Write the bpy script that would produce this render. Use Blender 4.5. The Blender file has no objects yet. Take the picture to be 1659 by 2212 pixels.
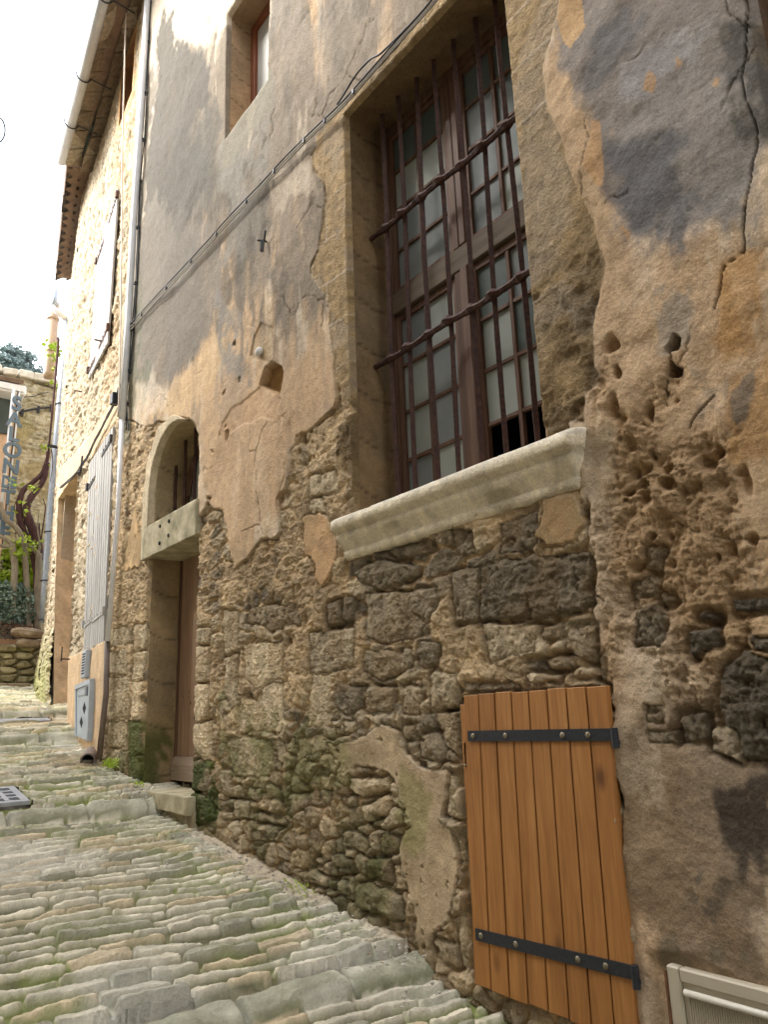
import bpy, bmesh, math, random
import numpy as np
from mathutils import Vector, Matrix
random.seed(7)
SC = bpy.context.scene
COL = SC.collection
rad = math.radians

# ------------------------------------------------------------------ camera
F = 1659.0
CX, CY = 829.5, 1106.0                       # photograph measured on a 1659 x 2212 sheet
_vv = np.array([-229.5, -6306.0, F]); EV = _vv/np.linalg.norm(_vv)
_vy = np.array([-1310.0, 484.0, F]); EY = _vy-EV*(_vy@EV); EY /= np.linalg.norm(EY)
EX = np.cross(EY, EV)
CAM = np.array([-2.6, 0.0, 1.6])
cam_d = bpy.data.cameras.new('camera'); cam = bpy.data.objects.new('camera', cam_d); COL.objects.link(cam)
cam_d.sensor_fit = 'VERTICAL'; cam_d.sensor_height = 24.0; cam_d.lens = F/2212*24.0
cam_d.clip_start = 0.05; cam_d.clip_end = 3000
R_ = Matrix(((EX[0], -EX[1], -EX[2]), (EY[0], -EY[1], -EY[2]), (EV[0], -EV[1], -EV[2])))
cam.matrix_world = Matrix.Translation(CAM) @ R_.to_4x4()
SC.camera = cam

# ------------------------------------------------------------------ sky, sun, exposure
SUN_EL, SUN_AZ = 42.0, 312.0                 # azimuth: degrees clockwise from +Y
wd = bpy.data.worlds.new('World'); SC.world = wd; wd.use_nodes = True
nt = wd.node_tree; nt.nodes.clear()
sky = nt.nodes.new('ShaderNodeTexSky'); sky.sky_type = 'NISHITA'; sky.sun_disc = False
sky.sun_elevation = rad(SUN_EL); sky.sun_rotation = rad(SUN_AZ); sky.air_density = 1.0; sky.dust_density = 3.0; sky.ozone_density = 1.0
hs = nt.nodes.new('ShaderNodeHueSaturation'); hs.inputs['Saturation'].default_value = 0.22; hs.inputs['Value'].default_value = 1.25
bg = nt.nodes.new('ShaderNodeBackground'); bg.inputs['Strength'].default_value = 0.15
ow = nt.nodes.new('ShaderNodeOutputWorld')
nt.links.new(sky.outputs[0], hs.inputs['Color']); nt.links.new(hs.outputs[0], bg.inputs[0]); nt.links.new(bg.outputs[0], ow.inputs[0])
sl = bpy.data.lights.new('sun', 'SUN'); sl.energy = 1.15; sl.angle = rad(14); sl.color = (1.0, 0.96, 0.90)
sun = bpy.data.objects.new('sun', sl); COL.objects.link(sun)
_sd = Vector((math.sin(rad(SUN_AZ))*math.cos(rad(SUN_EL)), math.cos(rad(SUN_AZ))*math.cos(rad(SUN_EL)), math.sin(rad(SUN_EL))))
sun.rotation_euler = _sd.to_track_quat('Z', 'Y').to_euler(); sun.location = (0, 0, 30)
SC.view_settings.view_transform = 'Standard'; SC.view_settings.look = 'None'
SC.view_settings.exposure = 2.3; SC.view_settings.gamma = 1.0
SC.cycles.max_bounces = 8; SC.cycles.diffuse_bounces = 5

# ------------------------------------------------------------------ sheet -> place
def ray(px, py):
    d = np.array([px-CX, py-CY, F]); return np.array([d@EX, d@EY, d@EV])
def at_x(px, py, x=0.0):                      # point on the plane X = x
    r = ray(px, py); return CAM+r*(x-CAM[0])/r[0]
def at_y(px, py, y):
    r = ray(px, py); return CAM+r*(y-CAM[1])/r[1]
def W(px, py, x=0.0):
    p = at_x(px, py, x); return (p[1], p[2])
class Plane:
    def __init__(s, x, y, deg):
        s.o = np.array([x, y, 0.0]); a = rad(deg); s.a = a
        s.d = np.array([math.sin(a), math.cos(a), 0]); s.n = np.array([math.cos(a), -math.sin(a), 0])   # n points into the wall
    def hit(s, px, py, off=0.0):              # (s, z) of the sheet point on this plane pushed out by off
        r = ray(px, py); o = s.o-s.n*off
        p = CAM+r*(((o-CAM)@s.n)/(r@s.n)); return (float((p-o)@s.d), float(p[2]))
    def P(s, t, z, off=0.0):
        p = s.o+s.d*t-s.n*off; return Vector((p[0], p[1], z))
PH = Plane(0, 0, 0)                            # near house
PA = Plane(0, 8.05, 5.608)                     # second house
_e = PA.P(3.95, 0)
PB = Plane(_e.x, _e.y, 12.3)
def z6(x, y): return (235+.3189*x, 705.2+.3189*y)
def z5(x, y): return (235+.3189*x, .3189*y)
def z7(x, y): return (235+.3189*x, 1293+.3189*y)
def z1(x, y): return (675.8+.3897*x, 705.2+.3897*y)
def z8(x, y): return (675.8+.3543*x, .3543*y)
def zR(x, y): return (1071.4+.3543*x, 705.2+.3543*y)
def zR2(x, y): return (1071.4+.3543*x, .3543*y)
def zH(x, y): return (940.3+.4332*x, 1410.5+.4332*y)
def zB(x, y): return (411.4+.3897*x, 1469.3+.3897*y)
def zT(x, y): return (.2497*x, .2497*y)        # tall crops down the left edge
def zM(x, y): return (.2497*x, 552.5+.2497*y)
def zL(x, y): return (.2497*x, 1104.9+.2497*y)
def zg(x, y): return (.2392*x, 999.1+.2392*y)
def zid(x, y): return (x, y)

# ------------------------------------------------------------------ object helpers
def link(name, me, mats, parent=None):
    o = bpy.data.objects.new(name, me); COL.objects.link(o)
    for m in (mats if isinstance(mats, (list, tuple)) else [mats]): me.materials.append(m)
    if parent is not None: o.parent = parent
    return o
def thing(name, label, cat, loc=(0, 0, 0), group=None):
    o = bpy.data.objects.new(name, None); COL.objects.link(o); o.location = loc
    o['label'] = label; o['category'] = cat
    if group: o['group'] = group
    o.empty_display_size = 0.1
    LOC[o.name] = Vector(loc); return o
LOC = {}
def tag(o, label, cat, group=None, kind=None):
    if label: o['label'] = label
    if cat: o['category'] = cat
    if group: o['group'] = group
    if kind: o['kind'] = kind
    return o
def fin(bm, name, mat, parent=None, smooth=False, bevel=0.0):
    """link a bmesh given in world coordinates; children are shifted by their thing's location"""
    if bevel > 0:
        bmesh.ops.bevel(bm, geom=[e for e in bm.edges], offset=bevel, segments=1, affect='EDGES', clamp_overlap=True)
    me = bpy.data.meshes.new(name)
    if parent is not None:
        off = Vector((0, 0, 0)); p = parent
        while p is not None: off += p.location; p = p.parent
        bmesh.ops.translate(bm, verts=bm.verts, vec=-off)
    bmesh.ops.recalc_face_normals(bm, faces=bm.faces)
    bm.to_mesh(me); bm.free()
    if smooth:
        me.polygons.foreach_set('use_smooth', [True]*len(me.polygons))
    return link(name, me, mat, parent)
def box(bm, c, size, frame=None, jit=0.0):
    """frame: (ux, uy, uz) unit vectors"""
    ux, uy, uz = frame or (Vector((1, 0, 0)), Vector((0, 1, 0)), Vector((0, 0, 1)))
    c = Vector(c); v = []
    for dx, dy, dz in ((-1,-1,-1),(1,-1,-1),(1,1,-1),(-1,1,-1),(-1,-1,1),(1,-1,1),(1,1,1),(-1,1,1)):
        p = c+ux*(dx*size[0]/2)+uy*(dy*size[1]/2)+uz*(dz*size[2]/2)
        if jit: p += Vector((random.uniform(-jit, jit), random.uniform(-jit, jit), random.uniform(-jit, jit)))
        v.append(bm.verts.new(p))
    for f in ((0,3,2,1),(4,5,6,7),(0,1,5,4),(1,2,6,5),(2,3,7,6),(3,0,4,7)): bm.faces.new([v[i] for i in f])
    return v
def pbox(bm, pl, s0, s1, z0, z1_, o0, o1, jit=0.0):
    """box on a wall plane from s0..s1, z0..z1, standing out from o0 to o1"""
    fr = (Vector(-pl.n), Vector(pl.d), Vector((0, 0, 1)))
    return box(bm, pl.P((s0+s1)/2, (z0+z1_)/2, (o0+o1)/2), (abs(o1-o0), abs(s1-s0), abs(z1_-z0)), fr, jit)
def tube(bm, pts, r, seg=8, cap=True, wob=0.0):
    pts = [Vector(p) for p in pts]; n = len(pts); rings = []
    rr = r if isinstance(r, (list, tuple)) else [r]*n
    up = Vector((0, 0, 1)); t0 = (pts[1]-pts[0]).normalized()
    if abs(t0.dot(up)) > .9: up = Vector((1, 0, 0))
    side = t0.cross(up).normalized()
    for i, p in enumerate(pts):
        t = (pts[min(i+1, n-1)]-pts[max(i-1, 0)]).normalized()
        side = (side-t*side.dot(t)).normalized(); b = t.cross(side)
        ring = []
        for k in range(seg):
            a = 2*math.pi*k/seg; q = rr[i]*(1+(random.uniform(-wob, wob) if wob else 0))
            ring.append(bm.verts.new(p+side*math.cos(a)*q+b*math.sin(a)*q))
        rings.append(ring)
    for i in range(n-1):
        for k in range(seg):
            bm.faces.new((rings[i][k], rings[i][(k+1) % seg], rings[i+1][(k+1) % seg], rings[i+1][k]))
    if cap: bm.faces.new(rings[0][::-1]); bm.faces.new(rings[-1])
    return rings
def smooth_path(pts, n=6):
    P = [Vector(p) for p in pts]; out = []
    for i in range(len(P)-1):
        a, b = P[max(i-1, 0)], P[i]; c, d = P[i+1], P[min(i+2, len(P)-1)]
        for k in range(n):
            t = k/n
            out.append(0.5*((2*b)+(c-a)*t+(2*a-5*b+4*c-d)*t*t+(3*b-3*c+d-a)*t**3))
    out.append(P[-1]); return out

# ------------------------------------------------------------------ noise in numpy
def _lat(seed):
    return np.random.RandomState(seed).rand(256, 256).astype(np.float32)
_L = {}
def vnoise(u, v, seed):
    if seed not in _L: _L[seed] = _lat(seed)
    T = _L[seed]
    iu = np.floor(u).astype(np.int32); iv = np.floor(v).astype(np.int32)
    fu = (u-iu).astype(np.float32); fv = (v-iv).astype(np.float32)
    fu = fu*fu*fu*(fu*(fu*6-15)+10); fv = fv*fv*fv*(fv*(fv*6-15)+10)
    a = T[iu & 255, iv & 255]; b = T[(iu+1) & 255, iv & 255]; c = T[iu & 255, (iv+1) & 255]; d = T[(iu+1) & 255, (iv+1) & 255]
    return (a*(1-fu)+b*fu)*(1-fv)+(c*(1-fu)+d*fu)*fv
def fbm(u, v, seed, octv=4, gain=.5):
    s = 0; a = 1.0; t = 0
    for i in range(octv):
        s = s+a*vnoise(u*2**i+17.3*i, v*2**i+9.1*i, seed+i); t += a; a *= gain
    return s/t-0.5                              # about -.5 .. .5
def bil(u, v, seed, octv=4, gain=.55):
    """billowed noise, 0..1, with sharp creases"""
    s = 0; a = 1.0; t = 0
    for i in range(octv):
        s = s+a*np.abs(2*vnoise(u*2**i+11.7*i, v*2**i+5.3*i, seed+i)-1); t += a; a *= gain
    return s/t
def sst(a, b, x):
    t = np.clip((x-a)/(b-a), 0, 1); return t*t*(3-2*t)
def voro(u, v, seed, jit=.8):
    if seed not in _L: _L[seed] = _lat(seed)
    T1 = _L[seed]
    if seed+500 not in _L: _L[seed+500] = _lat(seed+500)
    T2 = _L[seed+500]
    iu = np.floor(u).astype(np.int32); iv = np.floor(v).astype(np.int32)
    f1 = np.full(u.shape, 9., np.float32); f2 = f1.copy(); idr = np.zeros(u.shape, np.float32)
    for du in (-1, 0, 1):
        for dv in (-1, 0, 1):
            a = T1[(iu+du) & 255, (iv+dv) & 255]; b = T2[(iu+du) & 255, (iv+dv) & 255]
            x = iu+du+.5+(a-.5)*jit-u; y = iv+dv+.5+(b-.5)*jit-v
            dd = np.sqrt(x*x+y*y).astype(np.float32)
            near = dd < f1
            f2 = np.where(near, f1, np.minimum(f2, dd)); idr = np.where(near, (a*7.13+b*3.71) % 1.0, idr); f1 = np.where(near, dd, f1)
    return f1, f2, idr
def sdpoly(Y, Z, poly):
    """signed distance, positive inside"""
    p = np.array(poly, dtype=np.float64); n = len(p)
    d = np.full(Y.shape, 1e9); inside = np.zeros(Y.shape, bool)
    for i in range(n):
        ax, ay = p[i]; bx, by = p[(i+1) % n]
        ex, ey = bx-ax, by-ay; L = ex*ex+ey*ey+1e-12
        t = np.clip(((Y-ax)*ex+(Z-ay)*ey)/L, 0, 1)
        d = np.minimum(d, (Y-ax-t*ex)**2+(Z-ay-t*ey)**2)
        c = ((ay > Z) != (by > Z))
        with np.errstate(divide='ignore', invalid='ignore'):
            inside ^= c & (Y < ex*(Z-ay)/(ey if abs(ey) > 1e-12 else 1e-12)+ax)
    d = np.sqrt(d); return np.where(inside, d, -d)
def lin(r, g, b):
    def f(c):
        c /= 255.0; return c/12.92 if c <= .04045 else ((c+.055)/1.055)**2.4
    return np.array([f(r), f(g), f(b)], dtype=np.float32)

# ------------------------------------------------------------------ materials
def newmat(name):
    m = bpy.data.materials.new(name); m.use_nodes = True
    n = m.node_tree; b = n.nodes['Principled BSDF']; return m, n, b
def N(nt, t, **kw):
    n = nt.nodes.new(t)
    for k, v in kw.items():
        if k in n.inputs.keys(): n.inputs[k].default_value = v
        else: setattr(n, k, v)
    return n
def noise_col(nt, base, dark, light, scale, coord, detail=8.0, lo=.3, hi=.7):
    tx = N(nt, 'ShaderNodeTexNoise', Scale=scale, Detail=detail, Roughness=.6)
    nt.links.new(coord, tx.inputs['Vector'])
    cr = N(nt, 'ShaderNodeValToRGB'); cr.color_ramp.elements[0].position = lo; cr.color_ramp.elements[1].position = hi
    cr.color_ramp.elements[0].color = (*dark, 1); cr.color_ramp.elements[1].color = (*light, 1)
    if base is not None:
        e = cr.color_ramp.elements.new((lo+hi)/2); e.color = (*base, 1)
    nt.links.new(tx.outputs['Fac'], cr.inputs['Fac']); return cr.outputs['Color'], tx
def mat_surface(name, bump=.5, grain=1.0, fine=120.0, var=(.60, 1.40), rough=.92):
    """reads the mesh's own colour attribute; grain, pits and relief come from procedural noise"""
    m, nt, b = newmat(name)
    at = N(nt, 'ShaderNodeAttribute', attribute_name='Col')
    ar = N(nt, 'ShaderNodeAttribute', attribute_name='Rgh')
    tc = N(nt, 'ShaderNodeTexCoord')
    n1 = N(nt, 'ShaderNodeTexNoise', Scale=fine, Detail=6.0, Roughness=.7); nt.links.new(tc.outputs['Object'], n1.inputs['Vector'])
    n2 = N(nt, 'ShaderNodeTexNoise', Scale=fine*.16, Detail=6.0, Roughness=.65); nt.links.new(tc.outputs['Object'], n2.inputs['Vector'])
    mr = N(nt, 'ShaderNodeMapRange'); mr.inputs['From Min'].default_value = .3; mr.inputs['From Max'].default_value = .7
    mr.inputs['To Min'].default_value = var[0]; mr.inputs['To Max'].default_value = var[1]
    ad = N(nt, 'ShaderNodeMath', operation='ADD'); ad.use_clamp = False
    h1 = N(nt, 'ShaderNodeMath', operation='MULTIPLY'); h1.inputs[1].default_value = .62
    h2 = N(nt, 'ShaderNodeMath', operation='MULTIPLY'); h2.inputs[1].default_value = .38
    nt.links.new(n1.outputs['Fac'], h1.inputs[0]); nt.links.new(n2.outputs['Fac'], h2.inputs[0])
    nt.links.new(h1.outputs[0], ad.inputs[0]); nt.links.new(h2.outputs[0], ad.inputs[1]); nt.links.new(ad.outputs[0], mr.inputs['Value'])
    vm = N(nt, 'ShaderNodeVectorMath', operation='SCALE'); nt.links.new(at.outputs['Color'], vm.inputs[0]); nt.links.new(mr.outputs[0], vm.inputs['Scale'])
    nt.links.new(vm.outputs[0], b.inputs['Base Color'])
    vo = N(nt, 'ShaderNodeTexVoronoi', Scale=fine*.45); nt.links.new(tc.outputs['Object'], vo.inputs['Vector'])
    vs = N(nt, 'ShaderNodeMath', operation='MULTIPLY'); nt.links.new(vo.outputs['Distance'], vs.inputs[0]); vs.inputs[1].default_value = .35
    hh = N(nt, 'ShaderNodeMath', operation='ADD'); nt.links.new(ad.outputs[0], hh.inputs[0]); nt.links.new(vs.outputs[0], hh.inputs[1])
    st = N(nt, 'ShaderNodeMath', operation='MULTIPLY'); nt.links.new(ar.outputs['Fac'], st.inputs[0]); st.inputs[1].default_value = bump
    bp = N(nt, 'ShaderNodeBump', Distance=.020*grain); nt.links.new(hh.outputs[0], bp.inputs['Height']); nt.links.new(st.outputs[0], bp.inputs['Strength'])
    nt.links.new(bp.outputs[0], b.inputs['Normal'])
    b.inputs['Roughness'].default_value = rough; b.inputs['Specular IOR Level'].default_value = .25
    return m
def mat_plain(name, c1, c2, scale=30, rough=.6, metal=0, bump=.15, stretch=None, spec=.4, lo=.3, hi=.7, dist=.004):
    m, nt, b = newmat(name)
    tc = N(nt, 'ShaderNodeTexCoord'); src = tc.outputs['Object']
    if stretch:
        mp = N(nt, 'ShaderNodeMapping'); mp.inputs['Scale'].default_value = stretch; nt.links.new(src, mp.inputs['Vector']); src = mp.outputs[0]
    c, tx = noise_col(nt, None, c1, c2, scale, src, lo=lo, hi=hi)
    nt.links.new(c, b.inputs['Base Color'])
    bp = N(nt, 'ShaderNodeBump', Distance=dist, Strength=bump); nt.links.new(tx.outputs['Fac'], bp.inputs['Height']); nt.links.new(bp.outputs[0], b.inputs['Normal'])
    b.inputs['Roughness'].default_value = rough; b.inputs['Metallic'].default_value = metal; b.inputs['Specular IOR Level'].default_value = spec
    return m
def mat_wood(name, c1, c2, c3, along='z', scale=18, rough=.6, bump=.25, knots=None, plank=None):
    """streaky grain along one axis, optional knots"""
    m, nt, b = newmat(name)
    tc = N(nt, 'ShaderNodeTexCoord'); mp = N(nt, 'ShaderNodeMapping')
    mp.inputs['Scale'].default_value = {'z': (1, 1, .06), 'y': (1, .06, 1)}[along]; nt.links.new(tc.outputs['Object'], mp.inputs['Vector'])
    c, tx = noise_col(nt, c2, c1, c3, scale, mp.outputs[0], lo=.25, hi=.75)
    n2 = N(nt, 'ShaderNodeTexNoise', Scale=scale*7, Detail=4.0); nt.links.new(mp.outputs[0], n2.inputs['Vector'])
    mx = N(nt, 'ShaderNodeMix', data_type='RGBA', blend_type='MULTIPLY'); mx.inputs['Factor'].default_value = .55
    cr = N(nt, 'ShaderNodeValToRGB'); cr.color_ramp.elements[0].position = .3; cr.color_ramp.elements[1].position = .65
    cr.color_ramp.elements[0].color = (.55, .5, .45, 1); cr.color_ramp.elements[1].color = (1, 1, 1, 1)
    nt.links.new(n2.outputs['Fac'], cr.inputs['Fac']); nt.links.new(c, mx.inputs['A']); nt.links.new(cr.outputs[0], mx.inputs['B'])
    out = mx.outputs['Result']
    if knots:
        vo = N(nt, 'ShaderNodeTexVoronoi', Scale=knots); m2 = N(nt, 'ShaderNodeMapping'); m2.inputs['Scale'].default_value = (1, 1.5, .75) if along == 'z' else (1, .55, 1.5)
        nt.links.new(tc.outputs['Object'], m2.inputs['Vector']); nt.links.new(m2.outputs[0], vo.inputs['Vector'])
        kr = N(nt, 'ShaderNodeValToRGB'); kr.color_ramp.elements[0].position = .07; kr.color_ramp.elements[1].position = .20
        kr.color_ramp.elements[0].color = (.25, .2, .17, 1); kr.color_ramp.elements[1].color = (1, 1, 1, 1)
        nt.links.new(vo.outputs['Distance'], kr.inputs['Fac'])
        m3 = N(nt, 'ShaderNodeMix', data_type='RGBA', blend_type='MULTIPLY'); m3.inputs['Factor'].default_value = .8
        nt.links.new(out, m3.inputs['A']); nt.links.new(kr.outputs[0], m3.inputs['B']); out = m3.outputs['Result']
    nt.links.new(out, b.inputs['Base Color'])
    bp = N(nt, 'ShaderNodeBump', Distance=.002, Strength=bump); nt.links.new(n2.outputs['Fac'], bp.inputs['Height']); nt.links.new(bp.outputs[0], b.inputs['Normal'])
    b.inputs['Roughness'].default_value = rough; b.inputs['Specular IOR Level'].default_value = .35
    return m
M_WALL = mat_surface('weathered_stone_and_render', bump=.9)
M_WALL2 = mat_surface('rubble_limestone', bump=.9, fine=60.0, grain=1.6)
M_ROAD = mat_surface('worn_cobbles', bump=.7, fine=90.0, var=(.75, 1.25), rough=.8)
M_IRON = mat_plain('rusty_dark_iron', (.022, .012, .011), (.095, .040, .025), 45, .75, .2, .5)
M_BLACK = mat_plain('black_painted_iron', (.012, .014, .017), (.03, .033, .038), 60, .45, .0, .25)
M_RIVET = mat_plain('brassy_rivet', (.16, .13, .08), (.30, .26, .18), 90, .4, .6, .1)
M_OLDWOOD = mat_wood('brown_window_wood', (.065, .034, .020), (.125, .064, .036), (.19, .115, .07), 'z', 14, .7)
M_GREYWOOD = mat_wood('weathered_transom_wood', (.07, .05, .03), (.13, .095, .06), (.18, .14, .095), 'y', 14, .8)
M_HATCH = mat_wood('varnished_pine', (.27, .112, .028), (.40, .175, .045), (.49, .235, .072), 'z', 13, .55, .3, knots=4.2)
M_DOOR = mat_wood('stained_door_wood', (.20, .12, .07), (.32, .20, .12), (.40, .29, .19), 'z', 9, .65)
M_SHUT = mat_wood('silvered_shutter_wood', (.33, .325, .31), (.46, .455, .435), (.58, .575, .55), 'z', 16, .8)
M_ZINC = mat_plain('zinc_pipe', (.36, .41, .48), (.50, .55, .62), 12, .4, .3, .05)
M_WHITE = mat_plain('white_plastic', (.70, .70, .70), (.82, .82, .81), 8, .5, 0, .03)
M_GUT = mat_plain('grey_gutter_plastic', (.42, .42, .42), (.52, .52, .51), 8, .5, 0, .03)
M_TAN = mat_plain('tan_plastic_pipe', (.42, .29, .19), (.50, .36, .25), 6, .55, 0, .05)
M_BROWNPIPE = mat_plain('brown_pipe', (.13, .095, .075), (.20, .15, .12), 14, .6, 0, .1)
M_CABLE = mat_plain('black_cable', (.015, .015, .017), (.03, .03, .035), 40, .5, 0, .05)
M_CABLEG = mat_plain('grey_cable', (.22, .19, .16), (.32, .28, .23), 40, .6, 0, .05)
M_CABLEW = mat_plain('pale_cable', (.60, .52, .42), (.7, .62, .52), 40, .6, 0, .05)
M_BOXGREY = mat_plain('grey_meter_box_paint', (.36, .41, .45), (.46, .51, .55), 8, .55, 0, .05)
M_DARK = mat_plain('painted_shade_black', (.004, .004, .005), (.008, .008, .009), 5, .9, 0, 0)  # near-black colour stands for the shade inside holes and recesses
M_BEIGE_LIT = mat_plain('beige_plastic_highlight', (.62, .58, .48), (.68, .64, .54), 5, .45, 0, .03)  # paler copy of the beige plastic, the ridge's highlight put into the colour
M_BEIGE = mat_plain('beige_box_plastic', (.44, .385, .275), (.50, .44, .32), 5, .5, 0, .05)
M_TILE = mat_plain('terracotta_tile', (.13, .085, .06), (.24, .16, .11), 7, .85, 0, .3, dist=.01)
M_TILEG = mat_plain('aged_eave_tile', (.17, .11, .07), (.34, .24, .15), 5, .9, 0, .4, dist=.01)
def mat_cells(name, cols, scale, stretch=(1, 1, 1)):
    m, nt, b = newmat(name); tc = N(nt, 'ShaderNodeTexCoord'); vo = N(nt, 'ShaderNodeTexVoronoi', Scale=scale)
    nt.links.new(tc.outputs['Object'], vo.inputs['Vector']); sp = N(nt, 'ShaderNodeSeparateColor'); nt.links.new(vo.outputs['Color'], sp.inputs[0])
    cr = N(nt, 'ShaderNodeValToRGB'); e = cr.color_ramp.elements; e[0].color = (*cols[0], 1); e[1].color = (*cols[-1], 1)
    for i, c in enumerate(cols[1:-1]): q = e.new((i+1)/(len(cols)-1)); q.color = (*c, 1)
    nt.links.new(sp.outputs[0], cr.inputs['Fac'])
    tx = N(nt, 'ShaderNodeTexNoise', Scale=18, Detail=8); nt.links.new(tc.outputs['Object'], tx.inputs['Vector'])
    mx = N(nt, 'ShaderNodeMix', data_type='RGBA', blend_type='MULTIPLY'); mx.inputs['Factor'].default_value = .7
    c2 = N(nt, 'ShaderNodeValToRGB'); c2.color_ramp.elements[0].position = .3; c2.color_ramp.elements[1].position = .65; c2.color_ramp.elements[0].color = (.4, .4, .38, 1); c2.color_ramp.elements[1].color = (1.1, 1.1, 1.1, 1)
    nt.links.new(tx.outputs['Fac'], c2.inputs['Fac']); nt.links.new(cr.outputs[0], mx.inputs['A']); nt.links.new(c2.outputs[0], mx.inputs['B']); nt.links.new(mx.outputs['Result'], b.inputs['Base Color'])
    bp = N(nt, 'ShaderNodeBump', Distance=.02, Strength=.5); nt.links.new(tx.outputs['Fac'], bp.inputs['Height']); nt.links.new(bp.outputs[0], b.inputs['Normal']); b.inputs['Roughness'].default_value = .95
    return m
M_TILEG = mat_cells('aged_eave_tile', ((.045, .038, .034), (.10, .07, .055), (.075, .06, .05), (.17, .14, .11)), 3.2)
M_MORTAR = mat_plain('pale_mortar', (.38, .31, .22), (.50, .42, .31), 20, .95, 0, .5, dist=.01)
M_OCHRE = mat_plain('peach_render', (.44, .31, .19), (.52, .38, .25), 6, .95, 0, .3, dist=.01)
M_BARK = mat_plain('grey_bark', (.20, .16, .11), (.36, .30, .22), 16, .9, 0, .5, (1, 1, .4), dist=.01)
M_VINE = mat_plain('dark_vine_bark', (.05, .022, .022), (.13, .06, .055), 20, .9, 0, .6, (1, 1, .3), dist=.01)
M_LEAFY = mat_plain('spring_leaf', (.28, .42, .03), (.48, .60, .07), 7, .6, 0, .0)
M_LEAFB = mat_plain('variegated_leaf', (.07, .13, .08), (.40, .50, .42), 16, .6, 0, 0, lo=.42, hi=.6)
M_LEAFC = mat_plain('hazed_cedar_needles', (.12, .18, .17), (.34, .42, .42), 2.5, .8, 0, 0)  # needle colour lightened to carry the distant haze
M_SIGN = mat_plain('blue_grey_sign_paint', (.10, .15, .20), (.14, .20, .26), 10, .5, 0, .02)
M_BLUE = mat_plain('blue_enamel', (.02, .05, .22), (.04, .09, .32), 10, .3, 0, .02)
M_SOFF = mat_cells('eave_soffit', ((.17, .13, .09), (.24, .18, .12), (.20, .15, .10), (.42, .36, .27)), 2.6)
M_BOULD = mat_plain('tan_boulder', (.25, .17, .10), (.46, .36, .24), 7, .9, 0, .5, dist=.02)
M_GRATE = mat_plain('worn_cast_iron', (.30, .31, .33), (.44, .45, .47), 20, .5, .3, .1)
M_MOSSB = mat_plain('moss', (.06, .09, .015), (.16, .21, .04), 25, 1, 0, .6, dist=.01)
def mat_glass_dull(name, c1, c2, scale=2.0):
    m = mat_plain(name, c1, c2, scale, .6, 0, .02, spec=.15); return m
M_PANE = mat_glass_dull('frosted_pane', (.12, .135, .13), (.21, .225, .215))
M_PANE2 = mat_glass_dull('pale_curtained_pane', (.24, .26, .23), (.32, .34, .30))
M_PANED = mat_glass_dull('dark_pane', (.06, .075, .065), (.11, .13, .12))

# ------------------------------------------------------------------ relief sheets
def lines(*seg):
    """seg: (start, end, step) ... -> sorted unique coordinates"""
    out = []
    for a, b, st in seg:
        n = max(1, int(round((b-a)/st))); out += list(np.linspace(a, b, n+1))
    return out
def snap(arr, marks, tol):
    arr = sorted(arr); res = [a for a in arr if all(abs(a-m) > tol for m in marks)]
    return np.array(sorted(set(res+list(marks))))
def sheet(name, pl, S, Z, H, C, G, mat, parent, drop=None, warp=None):
    """a dense relief mesh on a wall plane: H stands out, C colour, G grain strength; drop = mask of quads to leave open"""
    ns, nz = len(S), len(Z)
    SS, ZZ = np.meshgrid(S, Z, indexing='ij')
    off = parent.location if parent is not None else Vector((0, 0, 0))
    X = pl.o[0]+pl.d[0]*SS-pl.n[0]*H-off.x; Y = pl.o[1]+pl.d[1]*SS-pl.n[1]*H-off.y; Zc = ZZ-off.z
    co = np.stack([X, Y, Zc], -1).reshape(-1, 3).astype(np.float32)
    idx = np.arange(ns*nz).reshape(ns, nz)
    q = np.stack([idx[:-1, :-1], idx[:-1, 1:], idx[1:, 1:], idx[1:, :-1]], -1)
    if drop is not None: q = q[~drop]
    else: q = q.reshape(-1, 4)
    return raw_mesh(name, co, q, C.reshape(-1, 3), G.reshape(-1), mat, parent)
def raw_mesh(name, co, q, C, G, mat, parent):
    used = np.zeros(len(co), bool); used[q.ravel()] = True
    remap = np.cumsum(used)-1; q = remap[q]; co = co[used]; C = C[used]; G = G[used]
    me = bpy.data.meshes.new(name); nv, nf = len(co), len(q)
    me.vertices.add(nv); me.vertices.foreach_set('co', np.ascontiguousarray(co, np.float32).ravel())
    me.loops.add(nf*4); me.loops.foreach_set('vertex_index', q.astype(np.int32).ravel())
    me.polygons.add(nf); me.polygons.foreach_set('loop_start', np.arange(0, nf*4, 4, dtype=np.int32))
    me.polygons.foreach_set('use_smooth', np.ones(nf, bool))
    me.update(calc_edges=True)
    a = me.attributes.new('Col', 'FLOAT_COLOR', 'POINT')
    a.data.foreach_set('color', np.concatenate([np.clip(C, 0, 1), np.ones((nv, 1))], 1).astype(np.float32).ravel())
    g = me.attributes.new('Rgh', 'FLOAT', 'POINT'); g.data.foreach_set('value', G.astype(np.float32))
    return link(name, me, mat, parent)
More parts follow.
